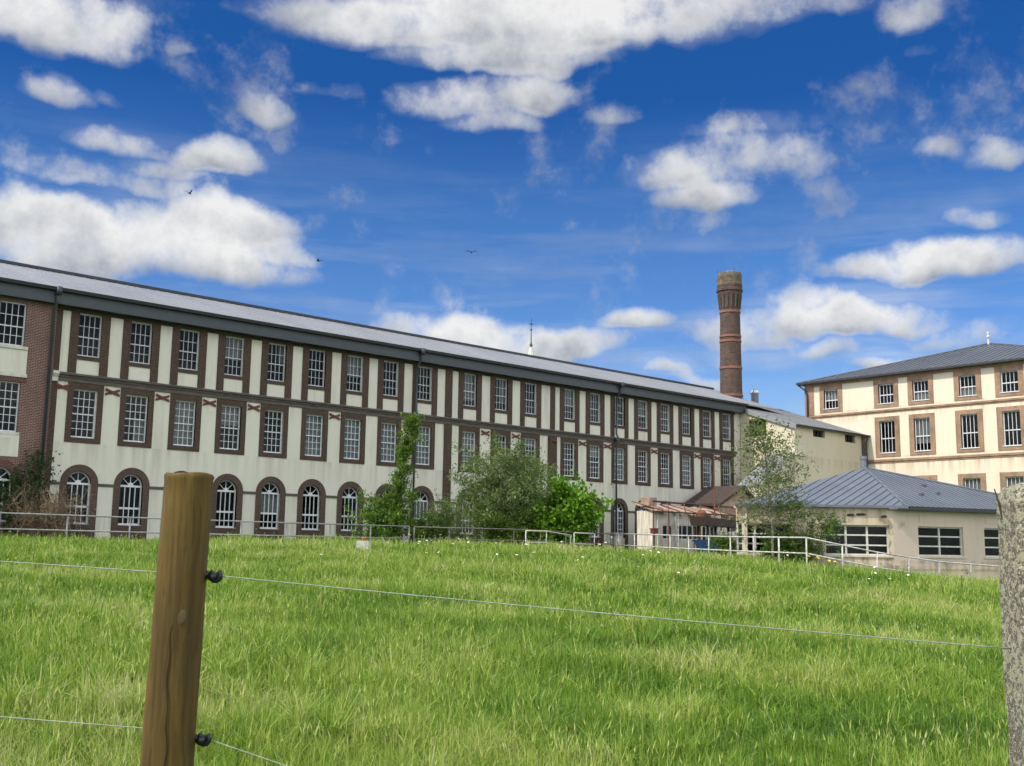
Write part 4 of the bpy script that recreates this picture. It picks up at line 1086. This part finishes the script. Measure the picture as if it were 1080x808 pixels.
tree('maple_bush', 'bright green dense maple bush beside the white railing end', (42.6, 42.0), 4.3, 1.8, 7600, .3, 'leaf_maple', stems=6, nb=64, r0=.07, low=.02, asp=.85, cat='bush', spread=.42, tone_sd=.16)
tree('leafy_bush', 'bright green low bush joining willow and maple', (41.6, 41.5), 2.5, 1.35, 3200, .24, 'leaf_maple', stems=4, nb=30, r0=.04, low=.02, cat='bush', asp=.8)
tree('birch_tree', 'slim airy tree with sparse yellowish leaves before the yellow wing', (43.05, 28.75), 6.6, 2.1, 3000, .16, 'leaf_birch', bark='palebark', stems=1, nb=60, r0=.07, low=.25, asp=.6, spread=.40, sub=5)
tree('birch_tree', 'small thin sapling with sparse leaves against the left annex wall', (45.2, 28.05), 3.85, 1.05, 1500, .15, 'leaf_ash', bark='bark', stems=2, nb=24, r0=.035, low=.4, asp=.5, spread=.42)
tree('leafy_bush', 'dark tangled bush under the airy tree at the annex wall', (43.9, 28.95), 1.9, 1.25, 3000, .18, 'leaf_bush', stems=6, nb=46, r0=.04, low=.02, cat='bush')
tree('leafy_bush', 'low brown tinged creeper bush between the annex window and the tree', (44.9, 28.3), 1.6, .8, 900, .15, 'leaf_birch', stems=4, nb=18, r0=.03, low=.05, cat='bush')
tree('leafy_bush', 'dark low bush at the left corner of the annex beside the outhouse', (43.3, 31.7), 1.7, .8, 1500, .18, 'leaf_bush', stems=4, nb=26, r0=.03, low=.02, cat='bush')
# dead shrub and ivy at the mill's left corner
x, y = 19.0, 52.6; z = gz(x, y)
Dd = thing('dead_shrub', 'dry brown dead shrub heaped against the mill wall at the downpipe', 'shrub', (x, y, z))
mb = MB(); C = []
for k in range(150):
    a = rng.uniform(0, 2*math.pi); s_ = rng.uniform(.1, 1)
    P = twig_chain((x+.75*s_*math.cos(a), y+.5*s_*math.sin(a), z), (.3*math.cos(a), .3*math.sin(a), 1), rng.uniform(1.2, 3.0)*(1.05-.3*s_), 5, .2)
    P += twig_chain(P[-1], (math.cos(a)*.6, math.sin(a)*.4-.1, -.8), rng.uniform(.3, 1.2), 3, .2)[1:]
    mb.tube([tuple(p) for p in P], [.016-.0014*i for i in range(len(P))], 3); C += P
mb.build('stems', plain('dry_stems', (.30, .21, .14), (.16, .105, .065), 3, .9), Dd)
C = np.array(C); i = rng.integers(0, len(C), 3200); leaf_mesh('dry_leaves', C[i]+rng.normal(size=(3200, 3))*.1, .24, rng.uniform(0, 1, 3200), 'leaf_dead', Dd, .13, .8)
x, y = 18.2, 53.0; z = gz(x, y)
Iv = thing('ivy_plant', 'dark green ivy climbing the red brick pier beside the dead shrub', 'ivy', (x, y, z))
mb = MB(); C = []
for k in range(26):
    P = twig_chain((x+rng.uniform(-.4, .7), y+rng.uniform(.3, .6), z), (rng.normal()*.2, .1, 1), rng.uniform(1.2, 4.2), 8, .1)
    for p in P: p[1] = min(p[1], 53.62)
    mb.tube([tuple(p) for p in P], .012, 3); C += P
mb.build('stems', 'bark', Iv)
C = np.array(C); i = rng.integers(0, len(C), 2200); Q = C[i]+rng.normal(size=(2200, 3))*.15; Q[:, 1] = np.minimum(Q[:, 1], 53.75)
leaf_mesh('foliage', Q, .19, .4+rng.normal(0, .25, 2200), 'leaf_ivy', Iv, .8, .5)

# ------------------------------------------------------------------ meadow
def vnoise(x, y, s, seed):
    r = np.random.default_rng(seed); G = r.uniform(0, 1, (64, 64)); u, v = x/s, y/s
    i, j = np.floor(u).astype(int), np.floor(v).astype(int); fu, fv = u-i, v-j; fu = fu*fu*(3-2*fu); fv = fv*fv*(3-2*fv)
    g = lambda a, b: G[a % 64, b % 64]
    return (g(i, j)*(1-fu)+g(i+1, j)*fu)*(1-fv)+(g(i, j+1)*(1-fu)+g(i+1, j+1)*fu)*fv
RL = [(-40, 41.2), (22.6, 41.9), (31, 42.2), (45.6, 42.5), (46.0, 40.), (45.5, 36), (44.3, 31.6), (43.2, 29.), (49.0, 25.0), (61, 20.8), (90, 9)]
def in_field(X_, Y_):
    px_ = np.array([p[0] for p in RL]); py_ = np.array([p[1] for p in RL])
    ok = np.ones(len(X_), bool)
    # left part: below the railing line; right part: beyond bearing use cross products per segment
    poly_ = RL+[(90, -60), (-40, -60)]
    ins = np.zeros(len(X_), bool); n = len(poly_)
    for i in range(n):
        (x1, y1), (x2, y2) = poly_[i], poly_[(i+1) % n]
        c = ((y1 > Y_) != (y2 > Y_)) & (X_ < (x2-x1)*(Y_-y1)/(y2-y1+1e-12)+x1); ins ^= c
    return ins
def sample_pts(n, d0, d1, half):
    b = rng.uniform(-half, half, n); d = np.sqrt(rng.uniform(d0*d0, d1*d1, n)); b = R(1)*b
    cx_, cy_ = d*np.sin(b), d*np.cos(b); X_ = cx_*SB+cy_*CB; Y_ = -cx_*CB+cy_*SB
    k = in_field(X_, Y_); return X_[k], Y_[k], d[k]
def grass():
    VV, FF, TT_ = [], [], []; off = 0
    for n, d0, d1, half in ((150000, 3.2, 9, 36), (290000, 8, 18, 33), (290000, 16, 34, 31), (210000, 32, 66, 30)):
        X_, Y_, d = sample_pts(n, d0, d1, half); N = len(X_)
        # half of the blades gather in tufts
        tx, ty = rng.normal(0, .035, N), rng.normal(0, .035, N); cs = .23
        gx, gy = np.floor(X_/cs), np.floor(Y_/cs); hh = np.abs(np.sin(gx*127.1+gy*311.7)*43758.5) % 1; h2 = np.abs(np.sin(gx*269.5+gy*183.3)*24634.6) % 1
        tuft = rng.uniform(0, 1, N) < .5*(hh > .45)
        X_ = np.where(tuft, (gx+.2+.6*hh)*cs+tx, X_); Y_ = np.where(tuft, (gy+.2+.6*h2)*cs+ty, Y_)
        Z_ = ground(X_, Y_); U, V_ = X_+100, Y_+100
        p1 = vnoise(U, V_, 2.6, 1); p2 = vnoise(U, V_, .55, 2); p3 = vnoise(U, V_, 5.2, 3); p4 = vnoise(U, V_, 1.3, 4); p5 = vnoise(U, V_, .33, 5)
        h = (.11+.07*p1+.15*p2*p5+.07*p3)*rng.uniform(.45, 1.35, N); h = np.where(tuft, h*(1.05+.45*h2), h); h = h*(1+np.clip((d-24)/14, 0, 1)*(.1+.75*p4*p1))
        stalk = rng.uniform(0, 1, N) < (.004+.016*(p4 > .6)); h = np.where(stalk, .18+.9*h+.1*rng.uniform(0, 1, N), h)
        w = (.0032+.00060*d)*rng.uniform(.5, 1.5, N); w = np.where(stalk, w*.5, w)
        broad = (p3 > .62) & (p5 > .5); w = np.where(broad, w*1.5, w)
        a = rng.uniform(0, 2*math.pi, N); ln = np.abs(rng.normal(.42, .3, N))*h; ln = np.where(stalk, ln*.4, ln)
        ax, ay = np.cos(a), np.sin(a); la = rng.uniform(0, 2*math.pi, N); lx, ly = np.cos(la)*ln, np.sin(la)*ln
        base = np.stack([X_, Y_, Z_-.03], 1)
        m1 = base+np.stack([lx*.25, ly*.25, h*.55], 1); tip = base+np.stack([lx, ly, h-.4*ln], 1)
        sv = np.stack([-ay, ax, np.zeros(N)], 1)*w[:, None]*.5
        V = np.stack([base-sv, base+sv, m1+sv*.8, m1-sv*.8, tip], 1).reshape(-1, 3)
        i = np.arange(N)*5+off
        F = np.stack([np.stack([i, i+1, i+2], 1), np.stack([i, i+2, i+3], 1), np.stack([i+3, i+2, i+4], 1)], 1).reshape(-1, 3)
        t = .375+.42*(p4-.5)+.26*(p1-.5)+.25*(p5-.5)+rng.normal(0, .15, N)
        t = np.where(tuft, t-.10+.25*h2, t); t = np.where(broad, t-.14, t)
        dry = (vnoise(U, V_, 1.9, 9) > .66) & (rng.uniform(0, 1, N) < .45); t = np.where(dry, t+.30, t)
        t = np.where(rng.uniform(0, 1, N) < .02, .85, t); t = np.where(stalk, rng.uniform(.5, .9, N), t)
        tb = np.stack([t-.06, t-.06, t, t, t+.10], 1).reshape(-1)
        VV.append(V); FF.append(F); TT_.append(tb); off += len(V)
        # seed heads on the stalks
        k = np.where(stalk)[0]; n_ = len(k); P = tip[k]; hd = (.025+.03*rng.uniform(0, 1, n_))[:, None]; hw = (.0025+.0003*d[k])[:, None]
        up = np.stack([np.cos(la[k])*.35, np.sin(la[k])*.35, np.ones(n_)], 1); si = np.stack([-ay[k], ax[k], np.zeros(n_)], 1)
        V = np.stack([P-up*hd*.5, P+si*hw, P+up*hd, P-si*hw], 1).reshape(-1, 3); i = np.arange(n_)*4+off
        F = np.stack([np.stack([i, i+1, i+2], 1), np.stack([i, i+2, i+3], 1)], 1).reshape(-1, 3)
        VV.append(V); FF.append(F); TT_.append(np.repeat(rng.uniform(.62, .9, n_), 4)); off += len(V)
    o = np_mesh('meadow_grass', np.concatenate(VV), np.concatenate(FF), np.concatenate(TT_), 'grass')
    o['kind'] = 'stuff'; return o
grass()

# wildflowers one can count
def flower(petal, label, cat_group):
    T_ = MB(); n = 8
    T_.tube([(0, 0, -.25), (.005, 0, -.1), (0, 0, 0)], .004, 4)
    f = T_.build('wildflower', 'leaf_bush'); f['label'] = label; f['category'] = 'flower'; f['group'] = cat_group
    m = MB(); V = [(0, 0, .004)]
    for k in range(14): t = 2*math.pi*k/14; r_ = .045 if k % 2 else .032; V.append((r_*math.cos(t), r_*math.sin(t), .014*(1 if k % 2 else .6)))
    m.add(V, [(0, 1+k, 1+(k+1) % 14) for k in range(14)]); m.build('petals', petal, f)
    m = MB(); m.lathe([(.0, .016), (.008, .014), (.011, .004)], 8); m.build('centre', 'yellowpetal', f)
    return f
fw_ = flower('whitepetal', 'small white daisy like flower standing in the meadow grass', 'white flowers scattered in the meadow')
fy_ = flower('yellowpetal', 'yellow flower in the cluster below the white railing corner', 'yellow flowers below the railing corner')
spots = []
def fl_at(cxp, dd): X_, Y_ = c2w((cxp-540)/1150*dd, dd); return X_, Y_
for k in range(110):
    if k < 78: xx, dd = rng.uniform(430, 680), rng.uniform(30, 47)
    elif k < 102: xx, dd = rng.uniform(640, 1040), rng.uniform(27, 42)
    else: xx, dd = rng.uniform(60, 1000), rng.uniform(16, 28)
    X_, Y_ = fl_at(xx, dd)
    if not in_field(np.array([X_]), np.array([Y_]))[0]: continue
    spots.append((fw_, X_, Y_, dd))
for k in range(16):
    X_, Y_ = fl_at(rng.uniform(850, 884), rng.uniform(41, 43)); spots.append((fy_, X_, Y_, 42))
used = set()
for f, X_, Y_, dd in spots:
    o = copy_tree(f); o.location = (X_, Y_, gz(X_, Y_)+rng.uniform(.44, .6)); s_ = .3+dd/50.; o.scale = (s_, s_, 1)
    o.rotation_euler = (rng.uniform(-.4, .4)+.35*CB, rng.uniform(-.4, .4)-.35*SB, rng.uniform(0, 6))
drop(fw_); drop(fy_)

# birds high over the mill
def bird(name, label, xp, yp, dd, sp, rot):
    X_, Y_ = c2w((xp-540)/1150*dd, dd); z = EYE+dd*(math.tan(R(8.64))-(yp-404)/1150)
    T_ = thing(name, label, 'bird', (X_, Y_, z))
    m = MB((X_, Y_, z), rot); m.lathe([(0, -.16), (.04, -.1), (.055, 0), (.045, .09), (.02, .15), (0, .17)], 8)
    for i in range(len(m.v)):
        vx, vy, vz = m.v[i][0]-X_, m.v[i][1]-Y_, m.v[i][2]-z; m.v[i] = (X_+vz*math.cos(rot)-vy*math.sin(rot), Y_+vz*math.sin(rot)+vy*math.cos(rot), z+vx)
    m.build('body', 'birdm', T_, True)
    for s_ in (-1, 1):
        m = MB((X_, Y_, z), rot)
        m.add([(.06, s_*.03, .01), (-.06, s_*.03, .01), (-.1, s_*.2, sp), (-.16, s_*.42, sp*.5), (.0, s_*.22, sp+.01), (.06, s_*.03, -.01), (-.06, s_*.03, -.01), (-.1, s_*.2, sp-.015)],
              [(0, 1, 2, 4), (4, 2, 3), (5, 4, 7, 6), (4, 3, 7), (0, 4, 5), (1, 6, 7, 2)])
        m.build('wing', 'birdm', T_)
bird('bird', 'tiny dark swift flying below the left cloud group', 184, 199, 70, .18, .5)
bird('bird', 'tiny dark swift at the right tip of the big left cloud', 328, 273, 75, .1, 2.2)
bird('bird', 'tiny dark swift in clear blue sky left of the spire', 494, 261, 72, .12, 4.)

# ------------------------------------------------------------------ light, sky, camera
SUN_AZ, SUN_EL = R(235), R(50)       # bearing clockwise from the view direction
sd = (math.sin(SUN_AZ), math.cos(SUN_AZ)); sX, sY = c2w(*sd)
sun_dir = Vector((sX*math.cos(SUN_EL), sY*math.cos(SUN_EL), math.sin(SUN_EL)))
ld = bpy.data.lights.new('sun', 'SUN'); ld.energy = 2.15; ld.angle = R(.5); ld.color = (1, .95, .86)
lo = bpy.data.objects.new('sun', ld); COL.objects.link(lo); lo.rotation_euler = (-sun_dir).to_track_quat('-Z', 'Y').to_euler(); lo.location = (0, 0, 60)

# camera
roll, pitch, f_px = R(-.8254), R(8.6393), 1150.
Fw = np.array([0, math.cos(pitch), math.sin(pitch)]); r0 = np.array([1., 0, 0]); u0 = np.cross(r0, Fw)
ix = math.cos(roll)*r0-math.sin(roll)*u0; iy = math.sin(roll)*r0+math.cos(roll)*u0
def cv(v): a, b = c2w(v[0], v[1]); return Vector((a, b, v[2]))
IX, IY, IW = cv(ix), cv(iy), cv(Fw)
cd = bpy.data.cameras.new('camera'); co = bpy.data.objects.new('camera', cd); COL.objects.link(co)
cd.sensor_fit = 'HORIZONTAL'; cd.sensor_width = 36; cd.lens = 36*f_px/1080; cd.clip_end = 9000; cd.clip_start = .05
Mx = Matrix.Identity(4)
for r_ in range(3): Mx[r_][0], Mx[r_][1], Mx[r_][2] = IX[r_], IY[r_], -IW[r_]
Mx.translation = (0, 0, EYE); co.matrix_world = Mx; sc.camera = co
def pix_dir(x, y): return (IX*((x-540)/f_px)-IY*((y-404)/f_px)+IW).normalized()

# world: Nishita sky with cumulus clouds at their bearings
CLOUDS = [  # centre px, half sizes px (as angles), strength
 (30, 22, 110, 58, 1.15), (105, 48, 60, 34, .9), (135, 40, 34, 34, .8), (62, 95, 42, 20, .8), (118, 100, 20, 11, .4), (281, 122, 32, 17, .62), (200, 60, 12, 12, .3), (345, 102, 34, 14, .35),
 (125, 152, 66, 26, .9), (228, 170, 56, 30, .95), (110, 194, 95, 26, .6), (165, 180, 50, 20, .6),
 (150, 276, 190, 46, 1.3), (235, 245, 90, 44, 1.15), (50, 252, 85, 46, 1.15), (295, 272, 50, 26, .8), (140, 250, 80, 40, 1.0),
 (360, 20, 110, 40, .9), (450, 30, 170, 52, 1.2), (600, 36, 190, 58, 1.3), (520, 62, 150, 30, .9), (690, 30, 110, 48, 1.0), (480, 112, 95, 30, .8), (560, 104, 66, 34, .85), (515, 130, 70, 22, .7), (775, 22, 80, 38, .8), (850, 12, 70, 28, .5), (280, 14, 50, 22, .45),
 (958, 18, 40, 30, .55), (975, 50, 24, 12, .3), (712, 188, 62, 34, .85), (790, 172, 85, 44, .7), (745, 210, 62, 24, .75), (790, 132, 70, 24, .5), (655, 125, 34, 18, .45),
 (1058, 168, 44, 20, .65), (990, 170, 28, 16, .4), (1026, 230, 42, 20, .8),
 (985, 280, 116, 30, 1.15), (1040, 270, 55, 28, .8), (930, 284, 60, 24, .8), (890, 340, 130, 30, 1.15), (790, 356, 80, 30, .75), (880, 368, 66, 16, .6), (850, 322, 50, 22, .7),
 (490, 362, 110, 36, 1.15), (575, 372, 90, 30, 1.0), (665, 347, 48, 20, .85), (697, 400, 36, 13, .7), (745, 408, 60, 14, .65), (940, 380, 44, 15, .85), (1010, 352, 70, 24, .4), (800, 380, 60, 24, .5),
]
def make_world():
    w = bpy.data.worlds.new('World'); sc.world = w; w.use_nodes = True; nt = w.node_tree
    for n in list(nt.nodes): nt.nodes.remove(n)
    out = nn(nt, 'ShaderNodeOutputWorld'); bg = nn(nt, 'ShaderNodeBackground'); lk(nt, bg.outputs[0], out.inputs[0])
    bg.inputs[1].default_value = SKY_STRENGTH
    sky = nn(nt, 'ShaderNodeTexSky'); sky.sky_type = 'NISHITA'; sky.sun_disc = False; sky.sun_elevation = SUN_EL
    sky.sun_rotation = math.atan2(sun_dir.x, sun_dir.y); sky.air_density = 1.; sky.dust_density = .6; sky.ozone_density = 2.
    tc = nn(nt, 'ShaderNodeTexCoord').outputs['Generated']
    nrm = nn(nt, 'ShaderNodeVectorMath', operation='NORMALIZE'); lk(nt, tc, nrm.inputs[0]); v0 = nrm.outputs[0]
    def vn(scale, detail, rough=.55):
        n = nn(nt, 'ShaderNodeTexNoise'); n.inputs['Scale'].default_value = scale; n.inputs['Detail'].default_value = detail; n.inputs['Roughness'].default_value = rough
        lk(nt, v0, n.inputs['Vector']); return n
    warp = vn(9, 3); ws = nn(nt, 'ShaderNodeVectorMath', operation='SUBTRACT'); lk(nt, warp.outputs['Color'], ws.inputs[0]); ws.inputs[1].default_value = (.5, .5, .5)
    wa = nn(nt, 'ShaderNodeVectorMath', operation='MULTIPLY_ADD'); lk(nt, ws.outputs[0], wa.inputs[0]); wa.inputs[1].default_value = (.05, .05, .05); lk(nt, v0, wa.inputs[2]); v = wa.outputs[0]
    D = None; S = None
    for (cx_, cy_, a, b, h) in CLOUDS:
        d = pix_dir(cx_, cy_); rx = Vector((d.y, -d.x, 0)).normalized(); up = rx.cross(d)
        u = nn(nt, 'ShaderNodeVectorMath', operation='DOT_PRODUCT'); lk(nt, v, u.inputs[0]); u.inputs[1].default_value = rx*(f_px/a)
        q = nn(nt, 'ShaderNodeVectorMath', operation='DOT_PRODUCT'); lk(nt, v, q.inputs[0]); q.inputs[1].default_value = up*(f_px/b)
        qn = nn(nt, 'ShaderNodeMath', operation='MULTIPLY_ADD'); lk(nt, math_(nt, 'MINIMUM', q.outputs['Value'], 0.), qn.inputs[0]); qn.inputs[1].default_value = .9; lk(nt, q.outputs['Value'], qn.inputs[2])
        u2 = math_(nt, 'MULTIPLY', u.outputs['Value'], u.outputs['Value'])
        ma = nn(nt, 'ShaderNodeMath', operation='MULTIPLY_ADD'); lk(nt, qn.outputs[0], ma.inputs[0]); lk(nt, qn.outputs[0], ma.inputs[1]); lk(nt, u2, ma.inputs[2])
        r2 = nn(nt, 'ShaderNodeMath', operation='MULTIPLY_ADD'); lk(nt, ma.outputs[0], r2.inputs[0]); r2.inputs[1].default_value = -h; r2.inputs[2].default_value = h
        # shading field: the blob shifted upwards
        sh_ = nn(nt, 'ShaderNodeMath', operation='MULTIPLY_ADD'); lk(nt, q.outputs['Value'], sh_.inputs[0]); sh_.inputs[1].default_value = h*1.0; lk(nt, r2.outputs[0], sh_.inputs[2])
        D = r2.outputs[0] if D is None else math_(nt, 'SMOOTH_MAX', D, r2.outputs[0])
        S = sh_.outputs[0] if S is None else math_(nt, 'MAXIMUM', S, sh_.outputs[0])
        if D.node.type == 'MATH' and D.node.operation == 'SMOOTH_MAX': D.node.inputs[2].default_value = .15
    # out-of-view sky: added cumulus, cover widened to raise ambient light
    sx = nn(nt, 'ShaderNodeSeparateXYZ'); lk(nt, v0, sx.inputs[0])
    dc = nn(nt, 'ShaderNodeVectorMath', operation='DOT_PRODUCT'); lk(nt, v0, dc.inputs[0]); dc.inputs[1].default_value = pix_dir(540, 300)
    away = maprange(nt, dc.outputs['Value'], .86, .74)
    zc = math_(nt, 'MAXIMUM', sx.outputs[2], .06); iv = math_(nt, 'DIVIDE', 1., math_(nt, 'ADD', zc, .12))
    pl = nn(nt, 'ShaderNodeVectorMath', operation='SCALE'); lk(nt, v0, pl.inputs[0]); lk(nt, iv, pl.inputs['Scale'])
    n2 = nn(nt, 'ShaderNodeTexNoise'); n2.inputs['Scale'].default_value = 1.5; n2.inputs['Detail'].default_value = 6; lk(nt, pl.outputs[0], n2.inputs['Vector'])
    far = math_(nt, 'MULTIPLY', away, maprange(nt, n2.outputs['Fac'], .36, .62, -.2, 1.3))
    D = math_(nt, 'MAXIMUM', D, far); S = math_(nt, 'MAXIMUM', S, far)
    f1 = vn(13, 9, .6); f2 = vn(42, 6, .6)
    fb = math_(nt, 'ADD', math_(nt, 'MULTIPLY', f1.outputs['Fac'], 2.3), math_(nt, 'MULTIPLY', f2.outputs['Fac'], .75))
    dens = math_(nt, 'ADD', math_(nt, 'MINIMUM', math_(nt, 'MAXIMUM', D, -.6), .95), math_(nt, 'SUBTRACT', fb, 1.55))
    al = nn(nt, 'ShaderNodeMapRange'); al.interpolation_type = 'SMOOTHSTEP'; lk(nt, dens, al.inputs[0])
    for i, x in enumerate((-.02, .92, 0, .97)): al.inputs[i+1].default_value = x
    # thin high streaks
    mp = nn(nt, 'ShaderNodeMapping'); mp.inputs['Scale'].default_value = (1, 1, 9); mp.inputs['Rotation'].default_value = (.1, .06, 0); lk(nt, v0, mp.inputs['Vector'])
    n3 = nn(nt, 'ShaderNodeTexNoise'); n3.inputs['Scale'].default_value = 3.4; n3.inputs['Detail'].default_value = 7; n3.inputs['Roughness'].default_value = .6; lk(nt, mp.outputs[0], n3.inputs['Vector'])
    lowm = maprange(nt, sx.outputs[2], .38, .2)
    ci = math_(nt, 'MULTIPLY', maprange(nt, n3.outputs['Fac'], .46, .78, 0, .5), lowm)
    veil = maprange(nt, math_(nt, 'ADD', D, math_(nt, 'MULTIPLY', math_(nt, 'SUBTRACT', f1.outputs['Fac'], .5), 1.6)), .02, .95, 0, .45)
    alpha = math_(nt, 'MAXIMUM', al.outputs[0], math_(nt, 'MAXIMUM', ci, veil))
    # cloud tone: sunlit tops, grey bases, billows
    bil = vn(19, 6, .62)
    sh2 = math_(nt, 'ADD', S, math_(nt, 'MULTIPLY', math_(nt, 'SUBTRACT', bil.outputs['Fac'], .5), 2.1))
    thick = maprange(nt, dens, .25, 1.3)
    lit = maprange(nt, math_(nt, 'SUBTRACT', sh2, math_(nt, 'MULTIPLY', thick, 1.0)), -.42, .92)
    ccol = mixc(nt, lit, CLOUD_LO, CLOUD_HI)
    hs = nn(nt, 'ShaderNodeHueSaturation'); hs.inputs['Saturation'].default_value = SKY_SAT; hs.inputs['Hue'].default_value = .5; hs.inputs['Value'].default_value = 1.
    lk(nt, sky.outputs[0], hs.inputs['Color'])
    tcol = ramp(nt, maprange(nt, sx.outputs[2], .05, .5), [(0, (.55, .62, .75)), (.3, (.34, .46, .66)), (.56, (.24, .40, .60)), (.76, (.085, .265, .50)), (.95, (.085, .29, .52))])
    tint = mixc(nt, 1., hs.outputs[0], tcol, 'MULTIPLY')
    boost = mixc(nt, math_(nt, 'MULTIPLY', away, .0), ccol, ccol)
    bright = nn(nt, 'ShaderNodeVectorMath', operation='SCALE'); lk(nt, ccol, bright.inputs[0]); lk(nt, maprange(nt, away, 0, 1, 1., REAR_FILL), bright.inputs['Scale'])  # unseen clouds made extra bright as fill for the shaded walls
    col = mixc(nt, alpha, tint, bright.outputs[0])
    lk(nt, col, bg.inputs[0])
    w.cycles.sampling_method = 'MANUAL'; w.cycles.sample_map_resolution = 512
SKY_STRENGTH = .1; SKY_SAT = 1.15; CLOUD_LO = (1.65, 1.8, 2.1); CLOUD_HI = (4.3, 4.3, 4.25); REAR_FILL = 3.9
make_world()

vs = sc.view_settings; vs.view_transform = 'Standard'; vs.look = 'None'; vs.gamma = 1; vs.use_curve_mapping = False; vs.exposure = 1.05
sc.render.engine = 'CYCLES'; cy = sc.cycles
cy.use_denoising = True; cy.max_bounces = 5; cy.diffuse_bounces = 3; cy.glossy_bounces = 2; cy.transmission_bounces = 3; cy.transparent_max_bounces = 8; cy.caustics_reflective = False; cy.caustics_refractive = False
cy.use_adaptive_sampling = True; cy.adaptive_threshold = .015; cy.sample_clamp_indirect = 6
